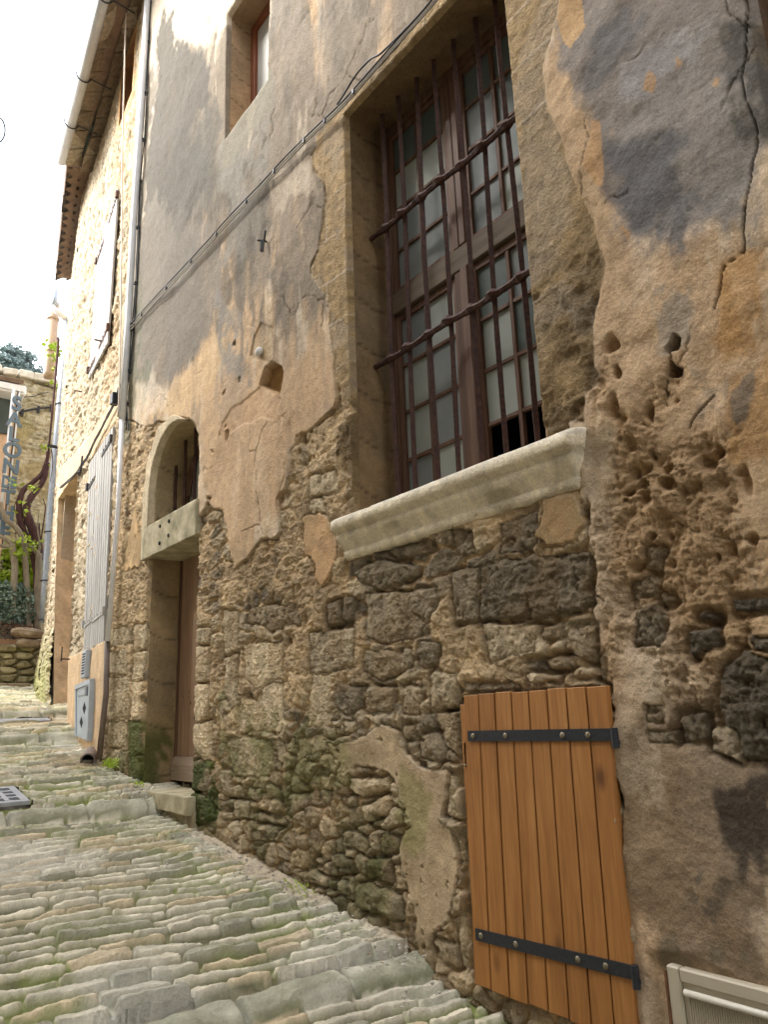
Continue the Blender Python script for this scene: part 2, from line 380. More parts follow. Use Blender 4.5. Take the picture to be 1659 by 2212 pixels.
class Field:
    """height, colour and grain over a grid, edited patch by patch"""
    def __init__(s, S, Z):
        s.S, s.Z = S, Z; s.SS, s.ZZ = np.meshgrid(S, Z, indexing='ij')
        s.H = np.zeros(s.SS.shape, np.float32); s.C = np.zeros(s.SS.shape+(3,), np.float32); s.G = np.ones(s.SS.shape, np.float32)
        s.WS = s.SS; s.WZ = s.ZZ
    def warp(s, amp, freq, seed, octv=3):
        s.WS = s.SS+amp*2*fbm(s.SS*freq, s.ZZ*freq, seed, octv); s.WZ = s.ZZ+amp*2*fbm(s.SS*freq+50, s.ZZ*freq+50, seed+20, octv)
    def win(s, poly, m):
        p = np.array(poly); a = np.searchsorted(s.S, p[:, 0].min()-m); b = np.searchsorted(s.S, p[:, 0].max()+m)
        c = np.searchsorted(s.Z, p[:, 1].min()-m); d = np.searchsorted(s.Z, p[:, 1].max()+m)
        return slice(a, b), slice(c, d)
    def sd(s, poly, m=.2, warped=True):
        w = s.win(poly, m)
        if w[0].start >= w[0].stop or w[1].start >= w[1].stop: return w, None
        return w, sdpoly((s.WS if warped else s.SS)[w], (s.WZ if warped else s.ZZ)[w], poly)
    def tint(s, poly, col, amt=1.0, soft=.1, patch=0, seed=60, freq=3.0):
        w, d = s.sd(poly, soft+.25)
        if d is None: return
        d = d+min(.34, max(soft*2.8, .05))*(fbm(s.SS[w]*3.1, s.ZZ[w]*2.0, seed+3, 6, .62)*1.6+(.5*fbm(s.SS[w]*14, s.ZZ[w]*9, seed+8, 4, .6)))
        soft = soft*.55
        m = sst(-soft, soft, d)*amt
        if patch: m = m*sst(-patch*.6, patch*.6, fbm(s.SS[w]*freq*1.4, s.ZZ[w]*freq, seed, 7, .6)+.06)
        s.C[w] = s.C[w]*(1-m[..., None])+np.asarray(col, np.float32)*m[..., None]
    def pit(s, cs, cz, rs, rz, depth, dark=0.0):
        poly = [(cs-rs*1.6, cz-rz*1.6), (cs+rs*1.6, cz+rz*1.6)]
        w = s.win(poly, .05)
        y_, z_ = s.SS[w], s.ZZ[w]; wx = .9*fbm(y_*14, z_*14, 161, 4); wz = .9*fbm(y_*14+9, z_*14, 165, 4)
        r = np.sqrt(((s.WS[w]-cs)/rs+wx)**2+((s.WZ[w]-cz)/rz+wz)**2)
        m = (1-sst(.35, .95, r))*(.6+.8*vnoise(y_*30, z_*30, 169)); s.H[w] -= (depth*m).astype(np.float32)

P_PEACH = lin(184, 156, 122); P_TAN = lin(166, 142, 108); P_GREY = lin(126, 119, 108); P_BLUE = lin(118, 116, 114)
P_OCHRE = lin(164, 118, 52); P_MORT = lin(184, 158, 120); P_ASH = lin(154, 130, 92); P_STL = lin(190, 172, 140); P_STD = lin(108, 97, 79)
P_MOSS = lin(100, 106, 52); P_MOSSD = lin(60, 72, 24); P_PALE = lin(205, 190, 168)

# ================================================================== the ground
STEPS = (3.05, 6.33, 9.2, 10.35)
_gy = [-60, -5, 0, 3.05, 3.051, 6.33, 6.331, 8.2, 9.2, 9.201, 10.35, 10.351, 12.8, 15.2, 22, 60]
_gz = [-6, -.72, -.03, .385, .465, .855, .965, 1.235, 1.40, 1.49, 1.68, 1.77, 2.08, 2.33, 3.0, 4.5]
def ground_base(y): return np.interp(y, _gy, _gz)
def make_street():
    X = np.array(lines((-3.6, -2.2, .03), (-2.2, 0.3, .0085), (.3, 1.6, .014)))
    Y = [2.2]
    while Y[-1] < 16.2: Y.append(Y[-1]+.0075*(Y[-1]/3.0)**1.15)
    Y = np.array(Y)
    f = Field(X, Y); XX, YY = f.SS, f.ZZ
    wy = YY-(-.055*XX)+.045*fbm(XX*1.3, YY*1.3, 3, 3)*2+.006*fbm(XX*7, YY*7, 8, 2)*2+.005*(.5-bil(XX*14, YY*14, 9, 3))
    wx = XX+.05*fbm(XX*2+9, YY*2, 5, 3)*2+.010*fbm(XX*11, YY*11, 6, 2)
    pitch = .104
    v = wy/pitch+.35*np.sin(wy*2.3)+.25*np.sin(wy*5.7+1)
    r = np.floor(v); fv = v-r
    T = _lat(77); ri = r.astype(int)
    ln = .21+.24*T[ri & 255, 3]; ph = T[ri & 255, 9]*7
    u = wx/ln+ph; u = u+.22*np.sin(u*2.1+ri); iu = np.floor(u).astype(int); fu = u-iu
    rnd = T[iu & 255, (ri*7+11) & 255]; rnd2 = T[(iu*3+5) & 255, (ri+60) & 255]; rnd3 = T[(iu+90) & 255, (ri*5+2) & 255]
    # some courses run a stone that fills less of the bed
    shr = .08+.40*rnd3**2
    dvn = np.minimum(fv-shr*.25, 1-shr*.75-fv)*pitch; dun = np.minimum(fu, 1-fu)*ln-.004
    de = np.where((dvn < .03) & (dun < .03), .03-np.sqrt(np.clip(.03-dvn, 0, None)**2+np.clip(.03-dun, 0, None)**2), np.minimum(dvn, dun))
    de = de+.006*fbm(XX*26, YY*26, 31, 3)*2+.006*(.45-bil(XX*18, YY*26, 32, 3))
    s = sst(.001, .008, de); s2 = sst(.0, .032, de)
    worn = fbm(XX*1.1, YY*1.1, 41, 3)                    # patches where joints are filled flush
    fill = sst(-.02, .16, fbm(XX*1.7, YY*2.2, 47, 4)+.02)
    depth = .044*(1-.40*fill)
    H = depth*(.86*s+.14*s2)+s*((rnd-.5)*.020+(.42-fv)*.030+(rnd2-.5)*.018*(fu-.5))+s*.016*(.5-bil(XX*9, YY*20, 33, 4))+.006*(.5-bil(XX*36, YY*60, 35, 3))
    H = H+.005*fbm(XX*9, YY*16, 51, 4)*2*s+.009*fbm(XX*5, YY*5, 55, 4)+.004*fbm(XX*40, YY*40, 57, 2)*s
    # colour
    stone = lin(210, 203, 180)*(1-rnd2[..., None])+lin(226, 215, 188)*rnd2[..., None]
    stone = np.where((rnd2 > .78)[..., None], lin(212, 194, 160), stone)
    stone = np.where((rnd > .86)[..., None], lin(170, 166, 144), stone)
    stone = stone*(.80+.30*vnoise(XX*6, YY*14, 63)+.35*fbm(XX*22, YY*34, 64, 4)+.25*(rnd3-.5))[..., None]
    joint = lin(122, 120, 90)*(.8+.5*vnoise(XX*15, YY*15, 66)[..., None])
    moss = sst(-.08, .10, fbm(XX*1.4, YY*1.4, 71, 5)+.07*sst(-1.6, -.4, XX)-.01)
    green = lin(132, 144, 70)
    joint = joint*(1-.75*moss[..., None])+green*(.75*moss[..., None])
    C = joint*(1-s[..., None])+stone*s[..., None]
    m2 = (moss*sst(-.02, .2, fbm(XX*10, YY*10, 73, 4))*.75*(1-.62*s2))[..., None]
    C = C*(1-m2)+lin(146, 150, 104)*m2
    # pale lime bloom left of the middle
    wl = (sst(.10, .26, fbm(XX*1.2+4, YY*.9+8, 81, 5)+.16*np.exp(-((XX+1.25)/.5)**2))*(.45+.55*(1-s)))[..., None]*.6
    C = C*(1-wl)+lin(220, 215, 202)*wl
    # grit strip at the foot of the wall
    gw = .20+.14*fbm(YY*1.3, XX*3, 85, 3)*2
    g = sst(-gw, -gw+.12, XX+.10*fbm(XX*6, YY*6, 87, 3)*2)*sst(2.9, 3.4, YY)*(1-sst(5.5, 5.9, YY))
    gp = vnoise(XX*70, YY*70, 91)
    grit = (lin(176, 162, 138)*(.75+.5*gp[..., None]))
    H = H*(1-g)+g*(.022+.006*gp+.012*fbm(XX*9, YY*9, 95, 3)+.03*sst(-.14, .02, XX))
    C = C*(1-g[..., None])+grit*g[..., None]
    # leaf litter further up
    g2 = sst(.0, .14, fbm(XX*3, YY*3, 97, 4)-.02)*np.exp(-((XX-.0)/.5)**2)*sst(7.2, 8, YY)*(1-sst(11, 12, YY))*.6
    C = C*(1-g2[..., None])+lin(140, 112, 84)*g2[..., None]
    base = ground_base(YY-.0)
    # rounded kerb stones across the street
    for k, yk in enumerate(STEPS):
        skew = (-.10, -.09, -.03, -.03)[k]
        yy = YY-skew*XX-yk+.035*fbm(XX*1.8, YY*0+k*9.0, 101, 3)*2
        hi = (ground_base(yk+.002)); lo = ground_base(yk-.002)
        d = (.17 if k == 0 else .19)+.06*fbm(XX*2.4, YY*0+k*5.0, 119, 2)*2
        # the riser's foot: bring the base profile in line with the skewed kerb
        b_lo = np.interp(yk-.002+np.minimum(yy, 0), _gy, _gz); b_hi = np.interp(yk+.002+np.maximum(yy, 0), _gy, _gz)
        band = np.abs(YY-yk) < .8
        base = np.where(band, np.where(yy < 0, b_lo, b_hi), base)
        uu = XX/.52+k*.37+.2*np.sin(XX*2.2); fu2 = uu-np.floor(uu); dj = np.minimum(fu2, 1-fu2)*.52
        nose = np.clip(1-((yy-d*.5)/(d*.5))**2, 0, 1)**.38
        kid = T[np.floor(uu).astype(int) & 255, 40+k]
        hk = (hi-lo)*(.80 if k == 0 else 1.0)+.022+.02*(kid-.5)
        inb = sst(0, .004, yy)*(1-sst(d-.02, d, yy))
        Hk = (hk*nose-(hi-lo))*1.0+.014*fbm(XX*6, YY*10, 111, 5)*2+.016*(.5-bil(XX*7, YY*14, 113, 5))-.045*(1-sst(0, .025, dj))
        H = np.where((yy > 0) & (yy < d), np.maximum(Hk, -(hi-lo)), H)
        kc = lin(192, 188, 168)*(.82+.35*vnoise(XX*8, YY*8, 115)[..., None])
        kf = (np.maximum(sst(.055, -.0, yy), .5)*sst(.30, .62, vnoise(XX*5, YY*9, 117)))[..., None]*.75
        kc = kc*(1-kf)+lin(104, 108, 66)*kf
        kc = kc*(1+.5*fbm(XX*14, YY*22, 121, 5)-.35*(1-sst(0, .02, dj)))[..., None]
        C = C*(1-inb[..., None])+kc*inb[..., None]
    H = np.clip(H, -.12, .2)
    Z = base+H
    co = np.stack([XX, YY, Z], -1).reshape(-1, 3)
    nx, ny = len(X), len(Y); idx = np.arange(nx*ny).reshape(nx, ny)
    q = np.stack([idx[:-1, :-1], idx[1:, :-1], idx[1:, 1:], idx[:-1, 1:]], -1)
    # openings in the paving under the two drain gratings
    xc = (X[:-1]+X[1:])/2; yc = (Y[:-1]+Y[1:])/2
    xm, ym = np.meshgrid(xc, yc, indexing='ij')
    drop = (xm > -1.58) & (xm < -.97) & (ym > 6.66) & (ym < 7.26)
    drop |= (xm > -.60) & (xm < .02) & (ym > 10.05) & (ym < 10.30)
    q = q[~drop]
    o = raw_mesh('cobbled_street', co, q, C.reshape(-1, 3), np.ones(nx*ny)*.9, M_ROAD, None)
    tag(o, 'sloping street of long worn limestone cobbles with moss in the joints', None, None, 'structure')
    # coarse ground everywhere else, a little lower
    bm = bmesh.new(); ys = [-60, -20, -5, -2, 0, 2.2, 3.04, 3.06, 6.32, 6.34, 8.2, 9.19, 9.21, 10.34, 10.36, 12.8, 15.2, 22, 60, 400]; xs = [-300, -3.6, 1.6, 300]
    vs = [[bm.verts.new((x, y, float(ground_base(y))-(.02 if (y < 2.2 or abs(x) > 3) else .16))) for y in ys] for x in xs]
    for i in range(len(xs)-1):
        for j in range(len(ys)-1): bm.faces.new((vs[i][j], vs[i+1][j], vs[i+1][j+1], vs[i][j+1]))
    g = fin(bm, 'ground', mat_plain('packed_earth', (.16, .14, .10), (.30, .27, .21), 5, .95, 0, .5, dist=.02))
    tag(g, 'earth and old paving around the houses', None, None, 'structure')
make_street()

# ================================================================== near house
H1 = thing('stone_house', 'old stone house with peeling ochre and grey render and a barred window', 'house', (0, 0, 0))
ARC_C, ARC_Z, ARC_R = 6.41, 3.73, .54
OPEN = {'window': (2.14, 3.59, 2.74, 5.59), 'upper': (4.68, 5.47, 6.75, 8.12), 'door': (5.87, 6.95, .6, 4.28), 'side': (-.4, .935, 3.2, 5.6), 'hatch': (1.985, 2.80, .47, 1.665), 'meter': (1.20, 1.835, .235, .715)}
def make_wall1():
    S = snap(lines((-3, .2, .12), (.2, .75, .03), (.75, 3.3, .0062), (3.3, 5.0, .0092), (5.0, 8.06, .0145)),
             [v for o in OPEN.values() for v in o[:2]], .003)
    Z = snap(lines((-1.2, -.1, .1), (-.1, 3.0, .0066), (3.0, 6.0, .0098), (6.0, 11.0, .02)), [v for o in OPEN.values() for v in o[2:]], .003)
    f = Field(S, Z); f.warp(.022, 5, 200, 4)
    Y, Zg = f.SS, f.ZZ; WY, WZ = f.WS, f.WZ
    px = {}
    def wp(pts, fn=zid): return [W(*fn(*p)) for p in pts]
    # ---- bed of rubble masonry
    low = 1-sst(1.25, 1.9, Zg-.0*Y)
    WY2 = WY+.05*fbm(Y*6, Zg*6, 205, 4)+.012*fbm(Y*28, Zg*28, 209, 3); WZ2 = WZ+.05*fbm(Y*6+3, Zg*6, 213, 4)+.012*fbm(Y*28, Zg*28+7, 217, 3)
    a1, a2, ai = voro(WY2/.27, WZ2/.125, 301); b1, b2, bi = voro(WY2/.155, WZ2/.105, 311)
    e = (a2-a1)*(1-low)+(b2-b1)*low; sid = ai*(1-low)+bi*low
    st = sst(.02, .24, e)
    fine = fbm(Y*14, Zg*14, 321, 5); mid = fbm(Y*4, Zg*4, 331, 4); big = fbm(Y*1.1, Zg*1.1, 341, 3)
    vfine = fbm(Y*45, Zg*45, 351, 3)
    smear = sst(-.06, .10, fbm(WY*2.6, WZ*2.6, 361, 4)+.06)*(1-.45*low); smear = np.maximum(smear, sst(7.0, 7.15, Y)*.75)
    b1_ = bil(Y*4.5, Zg*5.5, 365, 5); b2_ = bil(Y*15, Zg*15, 369, 4); cav = np.clip(fbm(Y*10, Zg*12, 373, 4)-.13, 0, 1)
    f.H[:] = st*(.014+.018*sid+.014*low)*(1-.8*smear)+.020*smear+.024*(.5-b1_)+.022*(.5-b2_)+.014*(.5-bil(Y*42, Zg*42, 379, 3))+.014*mid+.008*vfine-.12*cav
    sid2 = np.clip(sid+.5*fbm(Y*7, Zg*7, 377, 4), 0, 1)
    cs = P_STD*(1-sid2[..., None])+lin(182, 164, 132)*sid2[..., None]
    mo_ = P_MORT*.95*(.78+.5*b1_[..., None]); stc = (st*(1-.7*smear))[..., None]
    f.C[:] = mo_*(1-stc)+cs*stc
    f.C *= 1.12*(1+.5*mid+.7*fine-.8*cav)[..., None]
    f.G[:] = 1.0
    # ---- traced stones
    STONES = []
    def S_(fn, pts, tone, lift=.03, green=0.0, dark=0): STONES.append((wp(pts, fn), tone, lift, green))
    S_(z7, [(925,300),(1200,285),(1195,560),(1090,570),(1010,620),(940,540)], .8)
    S_(z7, [(900,620),(1010,700),(1060,600),(1110,565),(1195,572),(1207,890),(1180,908),(900,910)], .85, .026)
    S_(z7, [(815,935),(1120,960),(1130,1160),(1100,1205),(870,1200),(830,1100)], .7, .03, .45)
    S_(z7, [(1135,960),(1230,980),(1210,1110),(1150,1120)], .6, .025, .2)
    S_(z7, [(1380,240),(1620,260),(1630,490),(1385,510)], .42)
    S_(z7, [(1400,512),(1520,505),(1540,880),(1370,870)], .72)
    S_(z7, [(1310,940),(1490,910),(1500,1030),(1280,1120)], .75, .035, .15)
    S_(z7, [(960,60),(1290,40),(1320,180),(1100,220),(950,150)], .35)
    S_(z7, [(1490,30),(1655,20),(1650,180),(1500,200)], .15)
    S_(z7, [(790,90),(892,100),(900,385),(800,400)], .6, .045); S_(z7, [(800,402),(890,388),(905,700),(850,760),(800,640)], .6, .045)
    S_(z7, [(595,200),(720,180),(700,304),(600,306)], .6, .05); S_(z7, [(595,312),(702,312),(692,566),(595,570)], .7, .05)
    S_(z7, [(593,575),(692,575),(690,832),(590,830)], .85, .05); S_(z7, [(585,840),(712,840),(722,1060),(620,1078),(590,1000)], .78, .055)
    S_(z7, [(600,1085),(740,1092),(700,1305),(580,1308)], .35, .06, .95); S_(z7, [(580,1315),(705,1315),(765,1500),(620,1560),(590,1480)], .35, .07, .9)
    for p, t, l, g in [([(180,180),(265,170),(258,350),(180,355)],.7,.03,0), ([(175,362),(260,358),(245,556),(168,560)],.8,.03,0), ([(168,563),(245,562),(215,800),(165,830)],.95,.035,0), ([(150,838),(235,845),(240,1062),(150,1064)],.45,.04,.75), ([(150,1070),(235,1070),(230,1240),(150,1240)],.35,.04,.8),
        ([(0,540),(150,530),(155,830),(0,830)],.62,.03,.1), ([(0,840),(140,842),(130,1010),(0,1020)],.62,.03,.15), ([(0,1030),(140,1032),(130,1190),(0,1180)],.5,.035,.4), ([(0,380),(120,340),(150,440),(140,510),(0,520)],.55,.03,0), ([(20,200),(150,190),(160,300),(20,330)],.6,.03,0)]: S_(z7, p, t, l, g)
    S_(z7, [(770,1150),(850,1160),(862,1340),(780,1330)], .5, .04, .2); S_(z7, [(870,1260),(937,1260),(930,1350),(878,1342)], .65, .05)
    S_(z7, [(870,1370),(972,1370),(972,1500),(880,1490)], .6, .06); S_(z7, [(820,1540),(890,1500),(930,1560),(930,1630),(880,1640)], .65, .07)
    S_(z7, [(780,1362),(862,1370),(842,1432),(780,1438)], .4, .05, .4); S_(z7, [(790,1444),(850,1444),(850,1492),(800,1490)], .5, .05)
    S_(z7, [(960,1262),(1072,1272),(1062,1352),(968,1350)], .5, .055, .5); S_(z7, [(1095,1262),(1212,1292),(1200,1352),(1098,1342)], .55, .055, .4)
    S_(z7, [(1000,1432),(1180,1442),(1252,1520),(1180,1560),(1008,1500)], .45, .05, .2); S_(z7, [(1085,1520),(1172,1532),(1160,1640),(1098,1632)], .55, .06, .3)
    S_(z7, [(1000,1570),(1082,1560),(1080,1682),(1008,1662)], .45, .06, .3); S_(z7, [(1290,1550),(1342,1545),(1350,1590),(1298,1596)], .95, .06)
    for p, t, l, g in [([(910,530),(1120,540),(1132,620),(940,625),(905,580)],.72,.06,.2), ([(965,680),(1100,645),(1142,650),(1130,740),(990,770)],.75,.06,.15),
        ([(870,840),(960,815),(1022,900),(992,955),(880,930)],.6,.07,.1), ([(1068,850),(1110,820),(1192,860),(1190,950),(1078,960)],.5,.06,.45),
        ([(1000,970),(1130,975),(1147,1120),(1008,1100)],.3,.09,.6), ([(940,1132),(1000,1120),(1212,1180),(1222,1332),(1120,1320),(958,1260)],.45,.10,.4),
        ([(1150,1010),(1200,1010),(1292,1190),(1170,1150)],.6,.07,.55), ([(800,960),(880,970),(922,1060),(830,1030)],.5,.07,.1), ([(635,1062),(700,1030),(790,1100),(788,1150),(640,1112)],.5,.08,.1),
        ([(795,1102),(840,1090),(845,1170),(798,1166)],.25,.09,.6), ([(850,1102),(902,1110),(910,1210),(848,1190)],.45,.09,.4), ([(943,1072),(990,1070),(1002,1115),(948,1120)],.6,.08,0),
        ([(720,960),(790,990),(760,1012),(700,1000)],.45,.06,.2), ([(380,720),(550,760),(562,800),(400,780)],.5,.06,.2), ([(610,820),(650,808),(657,840),(613,852)],.95,.07,0),
        ([(430,790),(512,800),(492,900),(438,880)],.5,.06,.3), ([(365,832),(420,822),(432,890),(368,880)],.5,.07,.1), ([(860,640),(932,640),(930,700),(868,700)],.5,.05,.3),
        ([(740,620),(802,620),(800,682),(742,680)],.5,.05,.3), ([(1458,520),(1512,520),(1502,760),(1438,740)],.6,.04,0), ([(1488,850),(1532,830),(1542,1000),(1498,990)],.62,.03,0),
        ([(1498,1280),(1546,1270),(1562,1620),(1498,1560)],.62,.02,0), ([(1360,1440),(1482,1470),(1500,1590),(1420,1560)],.55,.04,0), ([(820,20),(980,20),(962,150),(900,200),(828,150)],.22,.05,0),
        ([(990,30),(1152,40),(1150,170),(988,180)],.45,.04,0), ([(1168,30),(1312,40),(1300,190),(1198,180)],.5,.04,0), ([(1358,10),(1502,10),(1492,150),(1368,180)],.5,.04,0), ([(1438,190),(1500,170),(1502,420),(1448,330)],.45,.05,0),
        ([(1288,300),(1462,300),(1442,460),(1288,440)],.35,.05,0), ([(1198,240),(1282,230),(1272,330),(1208,330)],.42,.05,0), ([(818,220),(857,220),(857,262),(818,262)],.55,.07,0), ([(878,230),(947,240),(942,282),(883,287)],.55,.07,0),
        ([(205,660),(255,660),(250,700),(200,700)],.3,.05,.4), ([(520,640),(600,660),(590,760),(540,740)],.32,.03,.5), ([(740,480),(800,500),(790,560),(735,540)],.4,.03,.5), ([(1040,760),(1100,760),(1080,810),(1030,800)],.4,.04,.4)]:
        S_(zB, p, t, l, g)
    for p, t, l in [([(310,1480),(700,1460),(712,1560),(602,1740),(400,1760),(308,1720)],.38,.035), ([(790,1372),(940,1342),(945,1640),(800,1652)],.3,.045), ([(950,1340),(1100,1290),(1560,1258),(1602,1540),(1300,1612),(952,1642)],.16,.048),
        ([(240,1400),(390,1470),(590,1390),(602,1330),(400,1300),(240,1360)],.25,.05), ([(0,1700),(240,1680),(242,1880),(0,1930)],.5,.035), ([(300,1790),(560,1788),(582,1880),(400,1960),(298,1900)],.42,.04), ([(600,1750),(722,1760),(702,1880),(618,1900)],.28,.05),
        ([(965,1660),(1262,1640),(1262,1800),(1000,1850)],.6,.03), ([(1288,1650),(1402,1650),(1402,1722),(1288,1722)],.3,.04), ([(1430,1660),(1602,1650),(1602,1862),(1428,1802)],.35,.045), ([(1058,1100),(1282,1010),(1292,1200),(1180,1262),(1058,1270)],.25,.04),
        ([(780,1142),(912,1130),(932,1260),(800,1282)],.3,.04), ([(0,822),(132,800),(152,920),(0,952)],.7,.04), ([(0,960),(72,960),(82,1040),(0,1052)],.65,.04), ([(95,1530),(162,1520),(172,1650),(98,1660)],.2,.05), ([(180,1500),(252,1500),(242,1640),(178,1640)],.18,.05),
        ([(410,1240),(600,1200),(700,1180),(690,1250),(500,1290)],.2,.03)]:
        S_(z1, p, t, l)
    for p, t, l in [([(830,1590),(940,1500),(1030,1540),(1000,1650),(830,1670)],.2,.02), ([(1030,1620),(1110,1630),(1140,1690),(1050,1700)],.12,.03), ([(870,1720),(1010,1670),(1060,1760),(1050,1960),(880,1992),(890,1830)],.15,.03),
        ([(1220,1870),(1370,1860),(1402,1960),(1240,2030)],.06,.05), ([(1480,1690),(1800,1670),(1800,1740),(1500,1752)],.0,.03), ([(1260,1760),(1380,1760),(1392,1800),(1280,1800)],.0,.03), ([(1560,1880),(1760,1870),(1760,2000),(1590,2002)],.05,.05),
        ([(960,1380),(1030,1390),(1020,1500),(940,1480)],.2,.02), ([(660,2010),(690,1990),(700,2150),(670,2150)],.4,.03)]: S_(zR, p, t, l)
    for p, t, l in [([(1460,60),(1560,0),(1800,30),(1800,535),(1480,492)],.04,.06), ([(1240,300),(1380,290),(1392,440),(1260,450)],.12,.04), ([(1060,250),(1150,255),(1152,350),(1070,345)],.3,.02), ([(1080,395),(1245,385),(1240,465),(1100,455)],.25,.03),
        ([(460,100),(600,85),(662,90),(640,130),(480,152)],.62,.06), ([(700,60),(830,60),(852,110),(720,122)],.66,.06), ([(0,110),(122,100),(112,280),(0,300)],.6,.04), ([(20,300),(130,300),(140,560),(80,500)],.5,.04),
        ([(1400,380),(1560,370),(1562,520),(1420,490)],.35,.05), ([(160,140),(300,150),(440,150),(440,190),(150,195)],.35,.03), ([(560,20),(700,10),(720,60),(600,80)],.5,.03)]: S_(zH, p, t, l)
    # ---- where the render lives
    plaster = [W(262, 640), W(200, -400), W(1700, -600), W(1800, 2300), W(1395, 2260), W(1330, 1480), W(1302, 1460), W(1300, 1240), W(1280, 1090), W(1240, 910)] + \
        [W(1178, 905), W(1085, -60), W(960, -60), W(930, 30), W(700, 292)] + \
        wp([(1440,930),(1442,1000),(1402,1068),(1420,1150),(1490,1260),(1492,1400),(1452,1700),(1390,1840),(1402,1900),(1500,2000)], z5) + \
        wp([(1552,200),(1580,480),(1560,560),(1470,632),(1400,702),(1300,762),(1270,860),(1272,1000),(1230,1112),(1170,1170),(1182,1322),(1192,1402),(1150,1432),(1060,1442),(980,1562),(882,1642),(860,1560),(840,1400),(800,1262),(740,1242),(702,1200),(640,1282),(612,1150),(604,900),(636,740),(620,700),(570,632),(490,622),(440,650),(350,656),(280,684),(180,640),(60,620)], z6)
    w, d = f.sd(plaster, 30); d = d.astype(np.float32)
    d = d+.024*fbm(Y*8, Zg*8, 479, 6, .65)*2; p_edge = sst(-.004, .006, d)
    flow = fbm(WY*2.2, WZ*1.3, 401, 5); und = fbm(Y*1.7, Zg*1.7, 411, 4); rough = fbm(Y*9, Zg*9, 421, 5)
    rightz = 1-sst(1.75, 2.25, Y)                        # the lumpy render right of the window
    lowr = rightz*(1-sst(2.9, 3.7, Zg))
    HP = .045+.034*und+.008*rough+.005*flow+.003*vfine
    lump = fbm(WY*5, WZ*5, 431, 5)
    k1, k2, _ = voro(Y/.55+.5*fbm(Y*3, Zg*3, 481, 6), Zg/.75+.5*fbm(Y*3+5, Zg*3, 483, 6), 485)
    hair = (1-sst(.004, .016, k2-k1))*sst(.02, .12, fbm(Y*1.5, Zg*1.5, 487, 3))
    erod = sst(-.06, .08, .20*fbm(Y*3.5, Zg*3.5, 465, 5)*2+sdpoly(WY, WZ, wp([(640,60),(720,40),(800,300),(900,480),(1060,460),(1060,680),(1200,700),(1480,690),(1560,860),(1620,1200),(1750,1700),(1750,2200),(1560,2560),(1200,2500),(1000,2350),(900,2100),(860,2000),(700,2120),(640,2000),(680,1640),(610,1290),(640,1100),(740,900),(720,640),(600,460)], zR)))*rightz
    HP = HP+erod*(.020*(.5-bil(Y*40, Zg*40, 461, 3))-.07*np.clip(fbm(Y*24, Zg*24, 463, 3)-.15, 0, 1))
    HP = HP-.008*hair
    HP = HP+rightz*.018*fbm(WY*3.0, WZ*4.0, 441, 5)*2+lowr*(.016*lump*2)+erod*(.038*(.40-bil(WY*4.5, WZ*5.5, 455, 5))+.024*(.5-bil(Y*14, Zg*14, 457, 4))-.008-.07*np.clip(fbm(Y*9, Zg*10, 459, 4)-.12, 0, 1))
    CP = P_PEACH*np.ones(Y.shape+(1,), np.float32)
    # weather-washed grey, in runs that follow the rain
    run = fbm(Y*2.6+.6*fbm(Y*2, Zg*2, 405, 2), Zg*.75, 407, 6)+.25*fbm(Y*13, Zg*2.0, 409, 4)
    gy = (sst(-.04, .12, run+.30*sst(3.6, 6.4, Zg)-.15)*sst(3.2, 4.6, Zg)*(1-rightz)*.80)[..., None]
    t1 = sst(-.12, .16, flow)[..., None]; CP = CP*(1-t1*.45)+P_TAN*t1*.45
    t2 = sst(.04, .22, fbm(WY*1.4+7, WZ*.8, 461, 5))[..., None]; CP = CP*(1-t2*.5)+P_PALE*t2*.5
    CP = CP*(1-gy)+lin(106, 99, 87)*gy
    drip = (sst(.06, .16, fbm(Y*9, Zg*.9, 489, 6, .6))*(1-rightz)*.35)[..., None]; CP = CP*(1-drip)+lin(98, 92, 84)*drip
    wsh = (sst(.08, .18, fbm(Y*6, Zg*1.2, 491, 6, .6))*.4)[..., None]; CP = CP*(1-wsh)+lin(206, 192, 168)*wsh
    CP = CP*(1-.4*hair[..., None])
    CP = CP*(1+.45*rough+.25*vfine-.10*erod)[..., None]
    CP = CP*(1-.35*erod[..., None])+lin(168, 134, 88)*.35*erod[..., None]
    keepH, keepC = f.H.copy(), f.C.copy()
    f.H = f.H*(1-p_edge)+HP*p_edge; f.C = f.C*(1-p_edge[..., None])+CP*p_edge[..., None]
    f.G = np.where(p_edge > .5, .4+.6*np.maximum(erod, .3*lowr), f.G).astype(np.float32)
    # broken rim: lit lip painted paler, undercut below it with shade darkened into the colour
    lip = (np.exp(-((d-.008)/.006)**2)*sst(-.1, .15, fbm(Y*6, Zg*6, 471, 3)))[..., None]*.4; f.C = f.C*(1-lip)+P_PALE*.9*lip
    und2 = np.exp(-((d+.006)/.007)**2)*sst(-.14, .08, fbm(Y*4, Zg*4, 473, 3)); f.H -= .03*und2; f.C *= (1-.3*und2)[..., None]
    # ---- staining of the render
    T_ = f.tint
    # old quoins down the left end
    q = (1-sst(.0, .05, np.abs(Y-7.86)-.22))
    T_([W(318,0),W(345,0),W(300,620),W(262,900),W(250,900),W(300,0)], lin(190,176,150), .7, .08)
    T_([W(330,-60),W(620,-60),W(500,60),W(400,110),W(345,300),W(312,600),W(300,600),W(318,0)], P_PALE*1.02, .8, .12)  # sunlit white of the top left corner painted into the render colour
    T_(wp([(395,110),(470,170),(560,330),(700,500),(700,700),(560,900),(700,1000),(690,1250),(560,1500),(640,1700),(520,1900),(330,1800),(230,1900),(270,1500),(300,1000),(330,700),(350,300)], z5), lin(80,75,65), .92, .10)
    T_(wp([(60,700),(330,560),(560,700),(620,1000),(600,1250),(470,1420),(250,1450),(110,1400)], z6), lin(116,110,98), .0, .15)
